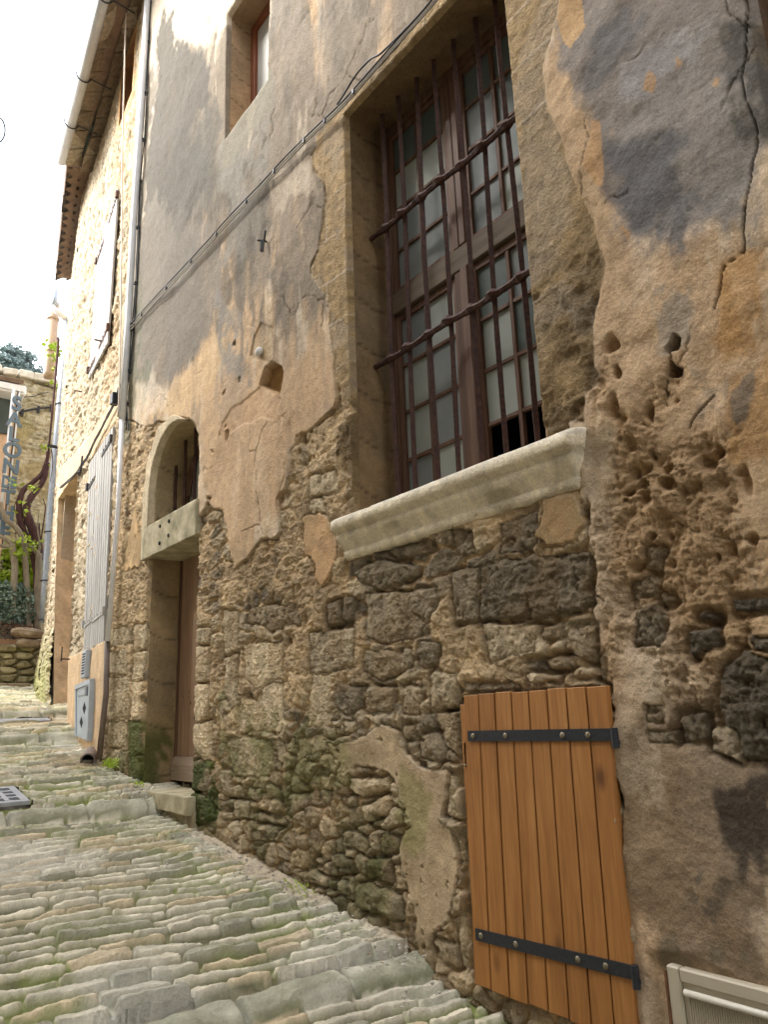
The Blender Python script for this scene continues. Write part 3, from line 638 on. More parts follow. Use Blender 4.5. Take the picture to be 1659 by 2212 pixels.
    T_([W(330,150),W(430,110),W(520,330),W(640,420),W(690,520),W(620,640),W(520,620),W(480,720),W(400,820),W(320,800),W(290,640),W(310,420)], lin(90,84,73), .72, .12, .16, 87, 2.4)
    T_([W(600,120),W(800,20),W(900,-60),W(700,-60),W(600,-20)], lin(112,104,92), .55, .12, .14, 88, 2.4)
    T_([W(285,560),W(340,430),(W(470,520)),W(500,640),W(430,780),W(340,850),W(290,800)], lin(118,110,98), .85, .12)
    T_([W(255,800),W(290,600),W(320,640),W(330,820),W(300,960),W(250,980)], lin(104,104,84), .7, .08, .1)
    T_([W(470,300),W(590,190),W(600,380),W(560,560),W(500,560)], lin(132,126,114), .7, .12, .12)
    T_([W(590,60),W(930,0),W(760,180),W(700,260),W(600,340)], lin(140,128,112), .55, .12, .15, 61)
    T_([W(480,640),W(530,700),W(560,830),W(520,930),W(480,880)], lin(134,128,118), .75, .08, .1, 62)
    T_([W(640,330),W(700,340),W(700,560),W(650,640),W(560,600),W(570,450)], lin(150,134,114), .6, .1, .12, 63)
    T_([W(590,380),W(690,330),W(700,420),W(600,470)], P_PALE*.95, .4, .07, .1, 64)
    T_([W(330,250),W(480,280),W(480,420),W(400,500),W(330,400)], lin(90,85,75), .6, .15, .1, 65)
    for a, b in (((380, 740), (480, 760)), ((470, 660), (560, 700)), ((300, 900), (420, 860))):
        pass
    T_([W(450,800),W(600,830),W(720,780),W(732,860),W(640,960),W(620,1120),W(530,1200),W(460,1080),W(440,900)], lin(188,158,122), .6, .1)
    T_([W(340,900),W(420,780),W(480,700),W(500,780),W(440,880)], lin(200,170,128), .6, .1)
    T_([W(285,860),W(340,800),W(380,860),W(300,930)], P_PALE, .5, .1, .1, 66)
    T_([W(262,740),W(290,700),W(300,860),W(280,960),W(255,960)], lin(110,108,88), .6, .06, .12, 86, 6)
    # right side: broad blue-grey weathering, ochre at the edge
    T_([W(1190,-80),W(1700,-80),W(1700,330),W(1600,520),W(1470,560),W(1360,540),W(1310,400),W(1290,300),W(1230,180)], P_BLUE*.95, .8, .10)
    T_([W(1330,330),W(1500,300),W(1560,420),W(1480,540),W(1380,540),W(1320,430)], lin(84,84,86), .75, .07, .15, 67)
    T_([W(1300,40),W(1400,20),W(1380,120),W(1290,200)], lin(92,92,94), .6, .06, .1, 68)
    T_([W(1330,150),W(1560,40),W(1600,60),W(1400,240),W(1330,260)], lin(150,146,144), .6, .06, .12, 69, 5)
    T_([W(1560,60),W(1700,40),W(1700,330),W(1600,330)], lin(74,72,66), .75, .03, .1, 70)
    T_(wp([(400,10),(470,-60),(560,-40),(540,80),(580,200),(500,310),(455,290),(415,180)], zR2), lin(184,150,106), .9, .008)
    for c in ([(960,470),(1000,500),(980,580),(940,560)], [(820,1400),(870,1440),(850,1500),(800,1420)], [(620,740),(680,760),(720,1180),(640,1160),(560,1000),(600,900)], [(600,1230),(540,1220),(530,1330)], [(1360,480),(1440,470),(1400,570),(1340,550)], [(1130,380),(1170,430),(1110,460)]):
        T_(wp(c, zR2), lin(178,140,96), .75, .012)
    T_(wp([(1440,1600),(1560,1540),(1700,1500),(1700,2300),(1500,2200),(1390,2100),(1380,1800)], zR2), P_OCHRE, .6, .05, .18, 71)
    T_(wp([(1250,300),(1440,330),(1470,620),(1300,560)], zR), lin(120,112,98), .55, .04, .12, 72, 6)
    T_(wp([(1500,330),(1700,200),(1700,800),(1500,820)], zR), P_OCHRE*.9, .5, .05, .15, 73)
    T_(wp([(1530,560),(1620,330),(1640,240),(1500,420)], zR), lin(96,92,84), .7, .02, .1, 74)
    T_(wp([(600,640),(720,640),(740,860),(620,1000),(590,800)], zR), lin(112,100,82), .45, .05, .1, 75, 6)
    T_(wp([(880,1900),(1100,1700),(1250,1750),(1250,2100),(980,2200)], zR2), lin(146,140,128), .6, .05, .12, 76, 5)
    T_([W(1400,1560),W(1659,1480),W(1720,1500),W(1720,2200),W(1450,2080),W(1380,1900),W(1340,1700)], lin(116,98,76), .75, .06)
    T_([W(1380,1700),W(1500,1680),W(1560,1850),W(1450,1990),(W(1370,1900))], lin(146,124,96), .55, .06, .15, 77, 4)
    T_([W(1560,1700),W(1720,1600),W(1720,1900),W(1620,1880)], lin(46,40,34), .8, .04, .12, 78, 5)
    T_([W(1500,1850),W(1590,1900),W(1560,1990),W(1490,1960)], lin(78,74,64), .6, .03, .1, 79, 6)
    T_([W(1440,2010),W(1659,2020),W(1659,2110),W(1440,2080)], lin(104,96,76), .6, .03, .1, 80, 6)
    T_([W(1340,1560),W(1430,1600),W(1440,1720),W(1360,1740)], lin(176,158,132), .6, .03, .08, 81, 8)
    T_([(4.62, 6.76), (5.52, 6.76), (5.52, 6.42), (5.3, 6.36), (4.9, 6.44), (4.62, 6.38)], lin(128, 122, 104), .8, .04)
    # exposed under-coat scars in the render
    w, d = f.sd(wp([(1060,-10),(1140,0),(1130,200),(1100,260),(1060,240),(985,215),(1010,100)], z6), .1)
    m = sst(-.004, .004, d); f.H[w] -= .010*m; f.C[w] = f.C[w]*(1-.4*m[..., None])+P_TAN*.4*m[..., None]
    w, d = f.sd(wp([(990,468),(910,545),(870,560),(800,645),(780,735),(815,800),(850,725),(950,650),(1000,662),(1080,620),(1160,640),(1200,490),(1120,430),(1060,415)], z6), .1)
    m = sst(-.004, .004, d); f.H[w] -= .008*m; f.C[w] = f.C[w]*(1-.4*m[..., None])+lin(180,146,108)*.4*m[..., None]
    w, d = f.sd(wp([(1080,285),(1130,240),(1160,255),(1208,268),(1214,330),(1205,400),(1190,465),(1120,440),(1050,412)], z6), .1)
    m = sst(-.004, .006, d); f.H[w] = f.H[w]*(1-m)+(-.045+.05*fbm(Y[w]*8, Zg[w]*8, 91, 3))*m; f.C[w] = f.C[w]*(1-m[..., None])+lin(160,128,84)*m[..., None]
    for c in ([(865,120),(880,95),(885,130),(872,140)], [(915,350),(925,345),(924,380),(917,378)], [(803,465),(826,430),(822,450),(808,475)], [(820,700),(838,705),(832,790),(820,770)], [(812,665),(822,670),(815,690)], [(700,1160),(720,1165),(716,1190),(704,1185)],
              [(560,1380),(420,1250),(360,1300),(360,1260)][:0] or [(725,835),(740,850),(735,865)]):
        w, d = f.sd(wp(c, z6), .05); m = sst(-.006, .006, d); f.H[w] -= .05*m
    # tafoni-like pits right of the window
    for x, y, r, ry, dp in [(745,130,50,60,.06),(772,305,28,50,.06),(760,530,45,75,.055),(815,590,45,35,.04),(975,550,36,55,.06),(862,725,38,50,.045),(905,872,80,42,.05),(1095,865,45,30,.06),(1090,962,62,45,.055),(935,1045,45,45,.06),(930,960,40,25,.04),(840,1000,40,16,.04),(1230,1020,24,24,.03),
                        (1330,850,60,50,.05),(1400,800,45,40,.045),(1270,780,70,30,.02),(985,778,20,20,.03),(780,912,16,14,.03),(822,1050,14,12,.03),(1490,1362,18,24,.05),(1395,1415,14,22,.04),(1480,1320,10,14,.03),(985,1300,24,22,.045),(1145,465,16,14,.04),(490,1100,22,20,.05),(1575,960,30,60,.03),(1600,1290,26,30,.04),
                        (1540,920,40,20,.05),(600,1120,26,60,.035),(1180,1030,30,40,.03),(1350,900,40,16,.03),(1090,1460,34,30,.03),(900,1480,60,30,.04)]:
        c = W(*zR(x, y)); f.pit(c[0], c[1], r*.00085, ry*.00098, dp*.85)
    for c in ([(1104,78),(1140,88),(1142,130),(1128,162),(1072,186),(1068,160),(1092,120)], [(1090,245),(1115,262),(1168,278),(1162,316),(1092,322)]):
        w, d = f.sd(wp(c, zR), .05); m = sst(-.008, .003, d); f.H[w] -= .09*m; f.C[w] *= (1-.5*m)[..., None]
    # long cracks
    for pts, fn in (([(1575,20),(1545,230),(1560,420),(1565,560),(1615,800),(1610,900),(1590,1100),(1550,1300),(1560,1560),(1450,1650),(1380,1900)], zR2), ([(1085,185),(1085,330),(1070,400),(1080,500)], zR), ([(1380,430),(1270,560),(1220,640)], zR), ([(600,1310),(640,1450),(660,1640),(700,1680)], zR),
                    ([(700,1170),(690,1230),(640,1290)], z6), ([(1130,240),(1138,100),(1150,0)], z6)):
        pp = wp(pts, fn)
        for i in range(len(pp)-1):
            a, b = pp[i], pp[i+1]; w = f.win([a, b], .04)
            ax, ay = a; ex, ey = b[0]-a[0], b[1]-a[1]; L = ex*ex+ey*ey
            t = np.clip(((WY[w]-ax)*ex+(WZ[w]-ay)*ey)/L, 0, 1); dd = np.sqrt((WY[w]-ax-t*ex)**2+(WZ[w]-ay-t*ey)**2)
            m = 1-sst(.0005, .0045, dd); f.H[w] -= (.014*m).astype(np.float32); f.C[w] *= (1-.5*m)[..., None]
    # ---- dressed stone round the window
    ash = [W(960,-60), W(930,30), W(700,292)] + wp([(1440,930),(1442,1000),(1402,1068),(1420,1150),(1490,1260),(1492,1400),(1452,1700),(1390,1840),(1402,1900),(1500,2000)], z5) + wp([(1552,200),(1580,480)], z6) + \
        wp([(160,300),(240,470),(155,560),(150,800),(230,830),(260,1000)], z1) + [W(779,1100), W(1180,925), W(1245,920)] + wp([(575,600),(580,430),(700,330),(640,250)], zR)[0:] + wp([(650,1990),(690,1700),(700,1640),(640,1350),(560,1200),(480,1000),(360,700),(330,420),(420,100),(440,-60)], zR2)
    w, d = f.sd(ash, .3); yy, zz = Y[w], Zg[w]
    m = sst(-.010, .012, d).astype(np.float32)
    crs = .325; cz = (zz-3.44+.012*np.sin(yy*9))/crs; rr = np.floor(cz).astype(int); fz = np.minimum(cz-rr, 1-(cz-rr))*crs
    yj = (yy+.37*(rr % 2))/.55; fy = np.minimum(yj-np.floor(yj), 1-(yj-np.floor(yj)))*.55
    jn = 1-sst(.002, .011, np.minimum(fz, fy+9*(yy < 2.2))+.006*fbm(yy*30, zz*30, 93, 2)); jn = jn*(zz > 3.3)*sst(-.16, .06, fbm(yy*3, zz*3, 94, 3))
    dark = sst(3.9, 3.2, zz)*(.35+.65*sst(-.1, .1, fbm(WY[w]*3, WZ[w]*3, 97, 4)))
    rightj = sst(2.3, 2.1, yy)
    pitg = fbm(yy*22, zz*22, 99, 4)
    ha = .034+.014*fbm(yy*3, zz*3, 103, 3)+.020*(.45-bil(yy*12, zz*12, 104, 5))*(.5+1.2*dark)+.016*pitg*(.5+dark)-.035*np.clip(pitg-.13, 0, 1)*dark*2+.004*jn
    ca = P_ASH*np.ones(yy.shape+(1,)); ca = ca*(1-.62*dark[..., None])+lin(76,60,38)*.62*dark[..., None]
    pk = sst(4.6, 5.4, zz)[..., None]*.35; ca = ca*(1-pk)+lin(172,148,112)*pk
    ca = ca*(1+.8*pitg[..., None])+.0; ca = ca*(1-.6*jn[..., None])+P_PALE*.85*.6*jn[..., None]
    wx = sst(.02, .2, fbm(yy*4, zz*4, 107, 4)+.25*np.exp(-((yy-1.93)/.16)**2)*sst(3.3, 4.2, zz))[..., None]*.28; ca = ca*(1-wx)+lin(160,152,140)*wx
    f.H[w] = f.H[w]*(1-m)+ha*m; f.C[w] = f.C[w]*(1-m[..., None])+ca*m[..., None]; f.G[w] = np.where(m > .5, 1.0, f.G[w])
    # ---- stones, laid over whatever bed they sit in
    for poly, tone, lift, green in STONES:
        w, d = f.sd(poly, .06)
        if d is None: continue
        yy, zz = Y[w], Zg[w]; d = d+.014*fbm(yy*11, zz*11, 121, 4)*2+.004*fbm(yy*50, zz*50, 122, 2)*2
        ring = np.exp(-((d+.006)/.012)**2)*sst(-.12, .12, fbm(yy*5, zz*5, 119, 3)+.03); f.H[w] -= .026*ring; f.C[w] *= (1-.22*ring)[..., None]
        m = sst(-.003, .003, d); dome = .78*sst(0, .011, d)+.22*sst(0, .05, d)
        gr = fbm(yy*16, zz*16, 125, 5); pt = np.clip(fbm(yy*26, zz*26, 128, 3)-.14, 0, 1)
        bb = bil(yy*13, zz*15, 124, 5); hb_ = .004 if yy.mean() > 1.97 else (.8*HP[w]-.012); h = hb_+lift*dome*.54+.012*gr-.09*pt*(1.1-tone*.8)+.008*fbm(yy*5, zz*5, 129, 2)+.022*(.45-bb)*(1.25-.8*tone)+.012*(.5-bil(yy*45, zz*45, 126, 3))
        c = (P_STD*(.60+.25*min(1, tone*3))*(1-tone)+P_STL*(1.15+.35*tone)*tone)*np.ones(yy.shape+(1,)); c = c*(1+.75*gr[..., None])
        och = sst(0, .15, fbm(yy*5, zz*5, 133, 4))[..., None]*.35; c = c*(1-och)+lin(150,116,70)*och*(.5+.5*tone)+c*0
        if green:
            gm = (green*sst(-.16, .08, fbm(yy*6, zz*6, 137, 4)))[..., None]; c = c*(1-gm)+P_MOSS*(.75+.9*gr[..., None])*gm
        f.H[w] = f.H[w]*(1-m)+h*m; f.C[w] = f.C[w]*(1-m[..., None])+c*m[..., None]; f.G[w] = np.where(m > .5, 1.0, f.G[w])
    # ---- thin patches of render left over the masonry
    for pts, fn, col, soft in (([(790,370),(900,340),(1000,308),(1060,260),(1092,240),(1192,270),(1212,400),(1292,490),(1452,510),(1450,640),(1420,780),(1472,830),(1500,1000),(1492,1180),(1442,1330),(1360,1400),(1330,1530),(1290,1490),(1290,1350),(1230,1180),(1200,1000),(1200,880),(1262,780),(1190,640),(1170,550),(1070,470),(880,490),(820,440)], zB, lin(182,160,128), 1),
                         ([(1330,960),(1500,930),(1545,1100),(1480,1200),(1330,1230),(1290,1150)], z1, lin(172,140,100), 1),
                         ([(1345,1290),(1440,1270),(1500,1300),(1560,1420),(1580,1560),(1540,1660),(1480,1760),(1440,1720),(1440,1600),(1350,1560)], z6, lin(190,154,112), 1),
                         ([(130,1560),(200,1210),(215,1400),(245,1440),(230,1620),(120,1660)], z6, lin(192,160,116), 1)):
        w, d = f.sd(wp(pts, fn), .1); yy, zz = Y[w], Zg[w]
        m = sst(-.003, .004, d); h = .040+.034*fbm(yy*2.5, zz*2.5, 141, 3)+.012*fbm(yy*9, zz*9, 143, 5)
        lp = (np.exp(-((d-.005)/.005)**2)*sst(-.1, .15, fbm(yy*6, zz*6, 475, 3)))[..., None]*.4
        v_ = fbm(yy*4, zz*4, 148, 6, .6)[..., None]; c = col*(1+.35*fbm(yy*9, zz*9, 147, 4))[..., None]; v_ = sst(-.1, .16, v_)*.5; c = c*(1-v_)+lin(140,122,88)*v_; c = c*(1-lp)+P_PALE*lp
        d = d+.034*fbm(yy*7, zz*7, 477, 6, .65)*2+.016*(.5-bil(yy*16, zz*16, 478, 4)); m = sst(-.003, .004, d)*sst(-.34, -.28, fbm(yy*17, zz*17, 480, 4)); sh = np.exp(-((d+.006)/.007)**2); f.H[w] -= .010*sh
        f.H[w] = f.H[w]*(1-m)+h*m; f.C[w] = f.C[w]*(1-m[..., None])+c*m[..., None]; f.G[w] = np.where(m > .5, .45, f.G[w])
    # ---- moss creeping up from the street, foot of the wall darkened
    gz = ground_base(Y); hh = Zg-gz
    mo = sst(.75, .05, hh+.55*fbm(WY*2.2, WZ*2.2, 151, 4)*2)*sst(3.0, 3.6, Y)*(1-sst(7.4, 8.0, Y))
    mo = mo*sst(-.12, .14, fbm(WY*4, WZ*4, 155, 5)+.02); f.C = f.C*(1-.5*mo[..., None])+P_MOSS*.62*(.5*mo[..., None])
    T_([W(490,1500),W(640,1520),W(760,1620),W(860,1780),W(760,1800),W(560,1700),W(490,1640)], lin(118,120,70), .5, .08, .12, 82)
    T_([W(880,1660),W(950,1720),W(940,1860),W(880,1800)], lin(124,124,66), .5, .05, .1, 83)
    T_([W(420,1650),W(470,1640),W(480,1760),W(420,1790)], P_MOSSD, .85, .05, .06, 84)
    T_([W(285,1560),W(312,1560),W(312,1690),W(285,1690)], P_MOSS*.8, .8, .05, .1, 85)
    T_([W(355*1,1690),W(300,1690),W(300,1660)], P_MOSSD, .5, .05)
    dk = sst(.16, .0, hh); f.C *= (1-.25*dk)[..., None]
    # ---- openings: the face falls back to the plane at their rims
    drop = np.zeros((len(S)-1, len(Z)-1), bool); sc = (S[:-1]+S[1:])/2; zc = (Z[:-1]+Z[1:])/2; sm, zm = np.meshgrid(sc, zc, indexing='ij')
    for k, (a, b, c, d_) in OPEN.items():
        ins = (sm > a) & (sm < b) & (zm > c) & (zm < d_)
        dist = np.maximum(np.maximum(a-Y, Y-b), np.maximum(c-Zg, Zg-d_))
        if k == 'hatch': f.H = np.where(dist < .10, np.minimum(f.H, .045+.5*np.maximum(dist, 0)**1.0), f.H)
        if k == 'door':
            up = zm > ARC_Z; ins &= ~(up & ((sm-ARC_C)**2+(zm-ARC_Z)**2 > ARC_R**2))
            dd = np.sqrt((Y-ARC_C)**2+(Zg-ARC_Z)**2)-ARC_R; dist = np.where(Zg > ARC_Z, dd, dist)
        if k != 'meter': drop |= ins
        wd_ = .12 if k == 'meter' else .03
        f.H = np.where(dist < wd_, np.minimum(f.H, .035+.4*np.clip(dist, 0, 1)) if k == 'meter' else f.H*sst(-.002, .028, dist), f.H)
    return sheet('wall', PH, S, Z, f.H, f.C, f.G, M_WALL, H1, drop)
make_wall1()

def strip(name, path, depth, col, parent, pl=PH, nd=22, amp=.006, seed=500, mat=None, grain=1.0, start=0.0, joints=0, moss=None, closed=False, step=.02, edge=.012):
    """reveal of an opening: the outline carried inwards. path = list of (s, z), col = colour"""
    P = []
    for i in range(len(path)-1+(1 if closed else 0)):
        a = np.array(path[i]); b = np.array(path[(i+1) % len(path)]); n = max(1, int(np.linalg.norm(b-a)/step))
        for k in range(n): P.append(a+(b-a)*k/n)
    if closed: P.append(np.array(path[0]))
    else: P.append(np.array(path[-1]))
    P = np.array(P); n = len(P)
    tn = np.gradient(P, axis=0); tn /= np.linalg.norm(tn, axis=1)[:, None]+1e-9
    nr = np.stack([tn[:, 1], -tn[:, 0]], 1)
    D = np.concatenate([np.linspace(0, edge, 3), np.linspace(edge, depth, nd)[1:]])
    U, V = np.meshgrid(np.arange(n), D, indexing='ij')
    px_, pz_ = P[:, 0][:, None]+0*V, P[:, 1][:, None]+0*V
    a = amp*2*fbm(px_*9+V*7, pz_*9+V*5, seed, 5)+amp*2.5*fbm(px_*2.2+V*2, pz_*2.2, seed+7, 3)
    a = a*sst(0, .03, V)
    jn = 0
    if joints:
        q = (pz_+.06*np.sin(V*8))/joints; jn = 1-sst(.004, .010, np.abs(q-np.round(q))*joints+.003*fbm(V*30, pz_*30, seed+9, 2)); a = a+.006*jn
    ps = px_+nr[:, 0][:, None]*a; pz = pz_+nr[:, 1][:, None]*a
    off = Vector((0, 0, 0)); q_ = parent
    while q_ is not None: off += q_.location; q_ = q_.parent
    dd = start+V
    X = pl.o[0]+pl.d[0]*ps+pl.n[0]*dd-off.x; Y = pl.o[1]+pl.d[1]*ps+pl.n[1]*dd-off.y; Z = pz-off.z
    co = np.stack([X, Y, Z], -1).reshape(-1, 3); m = len(D); idx = np.arange(n*m).reshape(n, m)
    q = np.stack([idx[:-1, :-1], idx[1:, :-1], idx[1:, 1:], idx[:-1, 1:]], -1).reshape(-1, 4)
    g1 = fbm(px_*6+V*6, pz_*6+V*4, seed+3, 5); g2 = fbm(px_*1.7+V*2, pz_*1.7, seed+5, 4)
    C = np.asarray(col)*(1+.7*g1+.5*g2)[..., None]
    t = sst(0, .2, g2)[..., None]*.4; C = C*(1-t)+P_STD*1.2*t
    if joints: C = C*(1-.45*jn[..., None])
    if moss is not None:
        mz, side = moss
        mm = (sst(mz+.25, mz-.15, pz_+.5*g2)*sst(-.15, .1, g1+side*(.12-V)*2))[..., None]*.8; C = C*(1-mm)+P_MOSSD*1.1*mm
    return raw_mesh(name, co, q, C.reshape(-1, 3), np.full(n*m, grain), mat or M_WALL, parent)

def patch(name, pl, s0, s1, z0, z1_, off, col, parent, mat=None, amp=.006, seed=600, step=.03, grain=.5, freq=3.0, fn=None):
    S = np.linspace(s0, s1, max(2, int((s1-s0)/step))); Z = np.linspace(z0, z1_, max(2, int((z1_-z0)/step)))
    f = Field(S, Z); g = fbm(f.SS*freq, f.ZZ*freq, seed, 5)
    f.H[:] = off+amp*2*g; f.C[:] = np.asarray(col)*(1+.4*g+.3*fbm(f.SS*11, f.ZZ*11, seed+9, 4))[..., None]; f.G *= grain
    if fn: fn(f)
    return sheet(name, pl, S, Z, f.H, f.C, f.G, mat or M_WALL, parent)

# ------------------------------------------------------------------ big barred window
def make_window():
    y0, y1, zb, zt = 2.14, 3.59, 2.74, 5.59
    strip('window_reveal', [(y1, zb), (y1, zt), (y0, zt), (y0, zb)], .34, lin(132,108,76), H1, joints=.325, seed=510, amp=.008)
    win = thing('window', '', '', (0.30, 2.86, 4.18)); win.parent = H1
    for k in ('label', 'category'): del win[k]
    def q(bm, a, b, c, d, x0, x1): box(bm, ((x0+x1)/2, (a+b)/2, (c+d)/2), (abs(x1-x0), abs(b-a), abs(d-c)), None, .0015)
    bm = bmesh.new()
    q(bm, y1-.045, y1+.02, zb, zt, .285, .345); q(bm, y0-.02, y0+.045, zb, zt, .285, .345); q(bm, y0+.045, y1-.045, zt-.07, zt+.02, .285, .345)
    fin(bm, 'frame', M_OLDWOOD, win, bevel=.004)
    bm = bmesh.new(); q(bm, y0+.045, y1-.045, 4.13, 4.285, .272, .345)
    fin(bm, 'transom', M_GREYWOOD, win, bevel=.006)
    bm = bmesh.new(); q(bm, 2.83, 2.885, 4.287, zt-.072, .270, .34); q(bm, 2.892, 2.945, 4.287, zt-.072, .276, .34)
    q(bm, 2.825, 2.885, zb, 4.128, .258, .34); q(bm, 2.892, 2.948, zb, 4.128, .276, .34)
    fin(bm, 'mullion', M_OLDWOOD, win, bevel=.005)
    # four casements, each with stiles, glazing bars and panes
    panes = bmesh.new(); dark = bmesh.new()
    for (a, b) in ((2.187, 2.828), (2.95, 3.543)):
        for (c, d, rows) in ((4.29, 5.515, (4.60, 4.91, 5.21)), (2.76, 4.122, (3.12, 3.44, 3.76))):
            bm = bmesh.new(); w = .042
            q(bm, a, a+w, c, d, .296, .33); q(bm, b-w, b, c, d, .296, .33); q(bm, a+w, b-w, d-w, d, .298, .33); q(bm, a+w, b-w, c, c+w*.8, .298, .33)
            mid = 2.545 if a < 2.5 else 3.25
            q(bm, mid-.014, mid+.014, c+w*.8, d-w, .300, .328)
            for r in rows:
                q(bm, a+w, mid-.014, r-.012, r+.012, .302, .327); q(bm, mid+.014, b-w, r-.012, r+.012, .302, .327)
            fin(bm, 'sash', M_OLDWOOD, win, bevel=.003)
            zs = [c]+list(rows)+[d]
            for i in range(4):
                for (e, g) in ((a+.01, mid), (mid, b-.01)):
                    if a < 2.5 and c < 3 and i == 0: continue        # the broken-out corner
                    mat = M_PANED if (c > 4 and i == 3) or (random.random() < .12) else (M_PANE if random.random() < .7 else M_PANE2)
                    pb = bmesh.new(); t = random.uniform(-.002, .002)
                    q(pb, e+.001, g-.001, zs[i]+.001, zs[i+1]-.001, .317+t, .321+t)
                    fin(pb, 'pane', mat, win)
    # grille
    gr = bpy.data.objects.new('window_grille', None); COL.objects.link(gr); gr.location = (.17, 2.89, 4.2); gr.parent = H1
    for i, yb in enumerate((3.44, 3.262, 3.075, 2.892, 2.708, 2.532, 2.342)):
        bm = bmesh.new(); n = 40; pts = []
        ph = random.uniform(0, 6); lean = random.uniform(-.010, .010)
        for k in range(n+1):
            z = 2.71+(5.60-2.71)*k/n; y = yb+.005*math.sin(z*1.7+ph)+lean*(z-4.2)/1.4
            pts.append((.17+.004*math.sin(z*2.3+ph), y, z))
        tube(bm, pts, [.0198*(1+random.uniform(-.05, .05)) for _ in pts], 4, True, .05)
        fin(bm, 'bar', M_IRON, gr)
    for zc in (4.68, 3.745):
        bm = bmesh.new(); pts = []; rr = []
        ys = (3.44, 3.262, 3.075, 2.892, 2.708, 2.532, 2.342)
        n = 190
        for k in range(n+1):
            y = 3.63-(3.63-2.12)*k/n
            j = min(range(7), key=lambda i: abs(ys[i]-y)); dd = y-ys[j]; bulge = .42*math.exp(-(dd/.034)**2)
            pts.append((.160-.026*bulge*(1 if j % 2 else -1)*.6-.010, y, zc+.006*math.sin(y*9)+.016*bulge))
            rr.append(.0180*(1+.75*math.exp(-(dd/.030)**2))*(1+random.uniform(-.05, .05)))
        tube(bm, pts, rr, 6, True, .07)
        fin(bm, 'crossbar', M_IRON, gr, smooth=False)
    # sill: a worn moulding
    prof = [(.30, 2.80), (.06, 2.775), (-.105, 2.735), (-.13, 2.718), (-.137, 2.69), (-.13, 2.662), (-.104, 2.648), (-.094, 2.638), (-.104, 2.630), (-.098, 2.608), (-.080, 2.585), (-.058, 2.560), (-.048, 2.545), (-.060, 2.535), (-.054, 2.508), (-.042, 2.492), (.04, 2.488)]
    pp = []
    for i in range(len(prof)-1):
        a, b = np.array(prof[i]), np.array(prof[i+1]); n = max(1, int(np.linalg.norm(b-a)/.012))
        for k in range(n): pp.append(a+(b-a)*k/n)
    pp.append(np.array(prof[-1])); pp = np.array(pp)
    Ys = np.linspace(1.885, 3.765, 260)
    U, V = np.meshgrid(Ys, np.arange(len(pp)), indexing='ij')
    x = pp[:, 0][None, :]+0*U; z = pp[:, 1][None, :]+0*U
    e = np.minimum(U-Ys[0], Ys[-1]-U)
    n1 = fbm(U*3, z*3+x*5, 520, 5); n2 = fbm(U*16, z*16+x*16, 525, 4); n3 = fbm(U*2.0, z*0+.3, 527, 4)
    inset = sst(0, .09, e-.0)**.5
    # the ends return in towards the wall, more so lower down
    endin = np.clip(1-e/.05, 0, 1)**2*.05+np.clip(1-e/.02, 0, 1)*.02
    chip = np.clip(fbm(U*5, z*7+x*7, 533, 5)-.16, 0, 1)*.10; x = np.where(x < .0, x*(1-.10*np.clip(n3*2, -1, 1))+.010*n1+.010*n2+endin+chip, x+.006*n2)
    z = z+.020*n3*(z > 2.6)+.006*n2+.004*n1
    shift = np.clip((2.74-z)/.25, 0, 1)*.055; mid = 2.825
    Yv = U-np.sign(U-mid)*shift*np.clip(1-e/.25, 0, 1)
    co = np.stack([x, Yv, z], -1).reshape(-1, 3); nn, m = U.shape; idx = np.arange(nn*m).reshape(nn, m)
    qd = np.stack([idx[:-1, :-1], idx[1:, :-1], idx[1:, 1:], idx[:-1, 1:]], -1).reshape(-1, 4)
    caps = []
    for r in (0, nn-1):                           # close the ends against a spine
        for k in range(m//2-1 if m//2 > 1 else 0):
            caps.append((idx[r, k], idx[r, k+1], idx[r, m-2-k], idx[r, m-1-k]))
    qd = np.concatenate([qd, np.array(caps)])
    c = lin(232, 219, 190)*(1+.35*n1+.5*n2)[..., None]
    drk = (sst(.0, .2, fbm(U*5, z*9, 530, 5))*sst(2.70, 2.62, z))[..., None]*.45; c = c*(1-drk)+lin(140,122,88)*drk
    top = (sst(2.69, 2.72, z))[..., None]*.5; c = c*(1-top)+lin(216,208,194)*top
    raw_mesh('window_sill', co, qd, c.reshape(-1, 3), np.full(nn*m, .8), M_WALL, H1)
    # the room's shade behind the glass is a near-black box
make_window()
M_ROOM = M_DARK
def body():
    bm = bmesh.new()
    def b(x0, x1, y0, y1, z0, z1_): box(bm, ((x0+x1)/2, (y0+y1)/2, (z0+z1_)/2), (x1-x0, y1-y0, z1_-z0))
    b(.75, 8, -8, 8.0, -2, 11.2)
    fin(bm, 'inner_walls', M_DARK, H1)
    bm = bmesh.new(); b(.05, .75, -8, -3.0, -2, 11.2)
    box(bm, (.40, 2.5, 11.1), (.7, 11.0, .2)); fin(bm, 'wall_end', M_OCHRE, H1)
    bm = bmesh.new(); v = [bm.verts.new(p) for p in ((-.55, -8, 11.0), (-.55, 8.3, 11.0), (4.2, 8.3, 12.6), (4.2, -8, 12.6), (8.6, 8.3, 11.0), (8.6, -8, 11.0))]
    bm.faces.new((v[0], v[1], v[2], v[3])); bm.faces.new((v[3], v[2], v[4], v[5]))
    o = fin(bm, 'roof', M_TILE, H1); md = o.modifiers.new('thickness', 'SOLIDIFY'); md.thickness = .12
body()

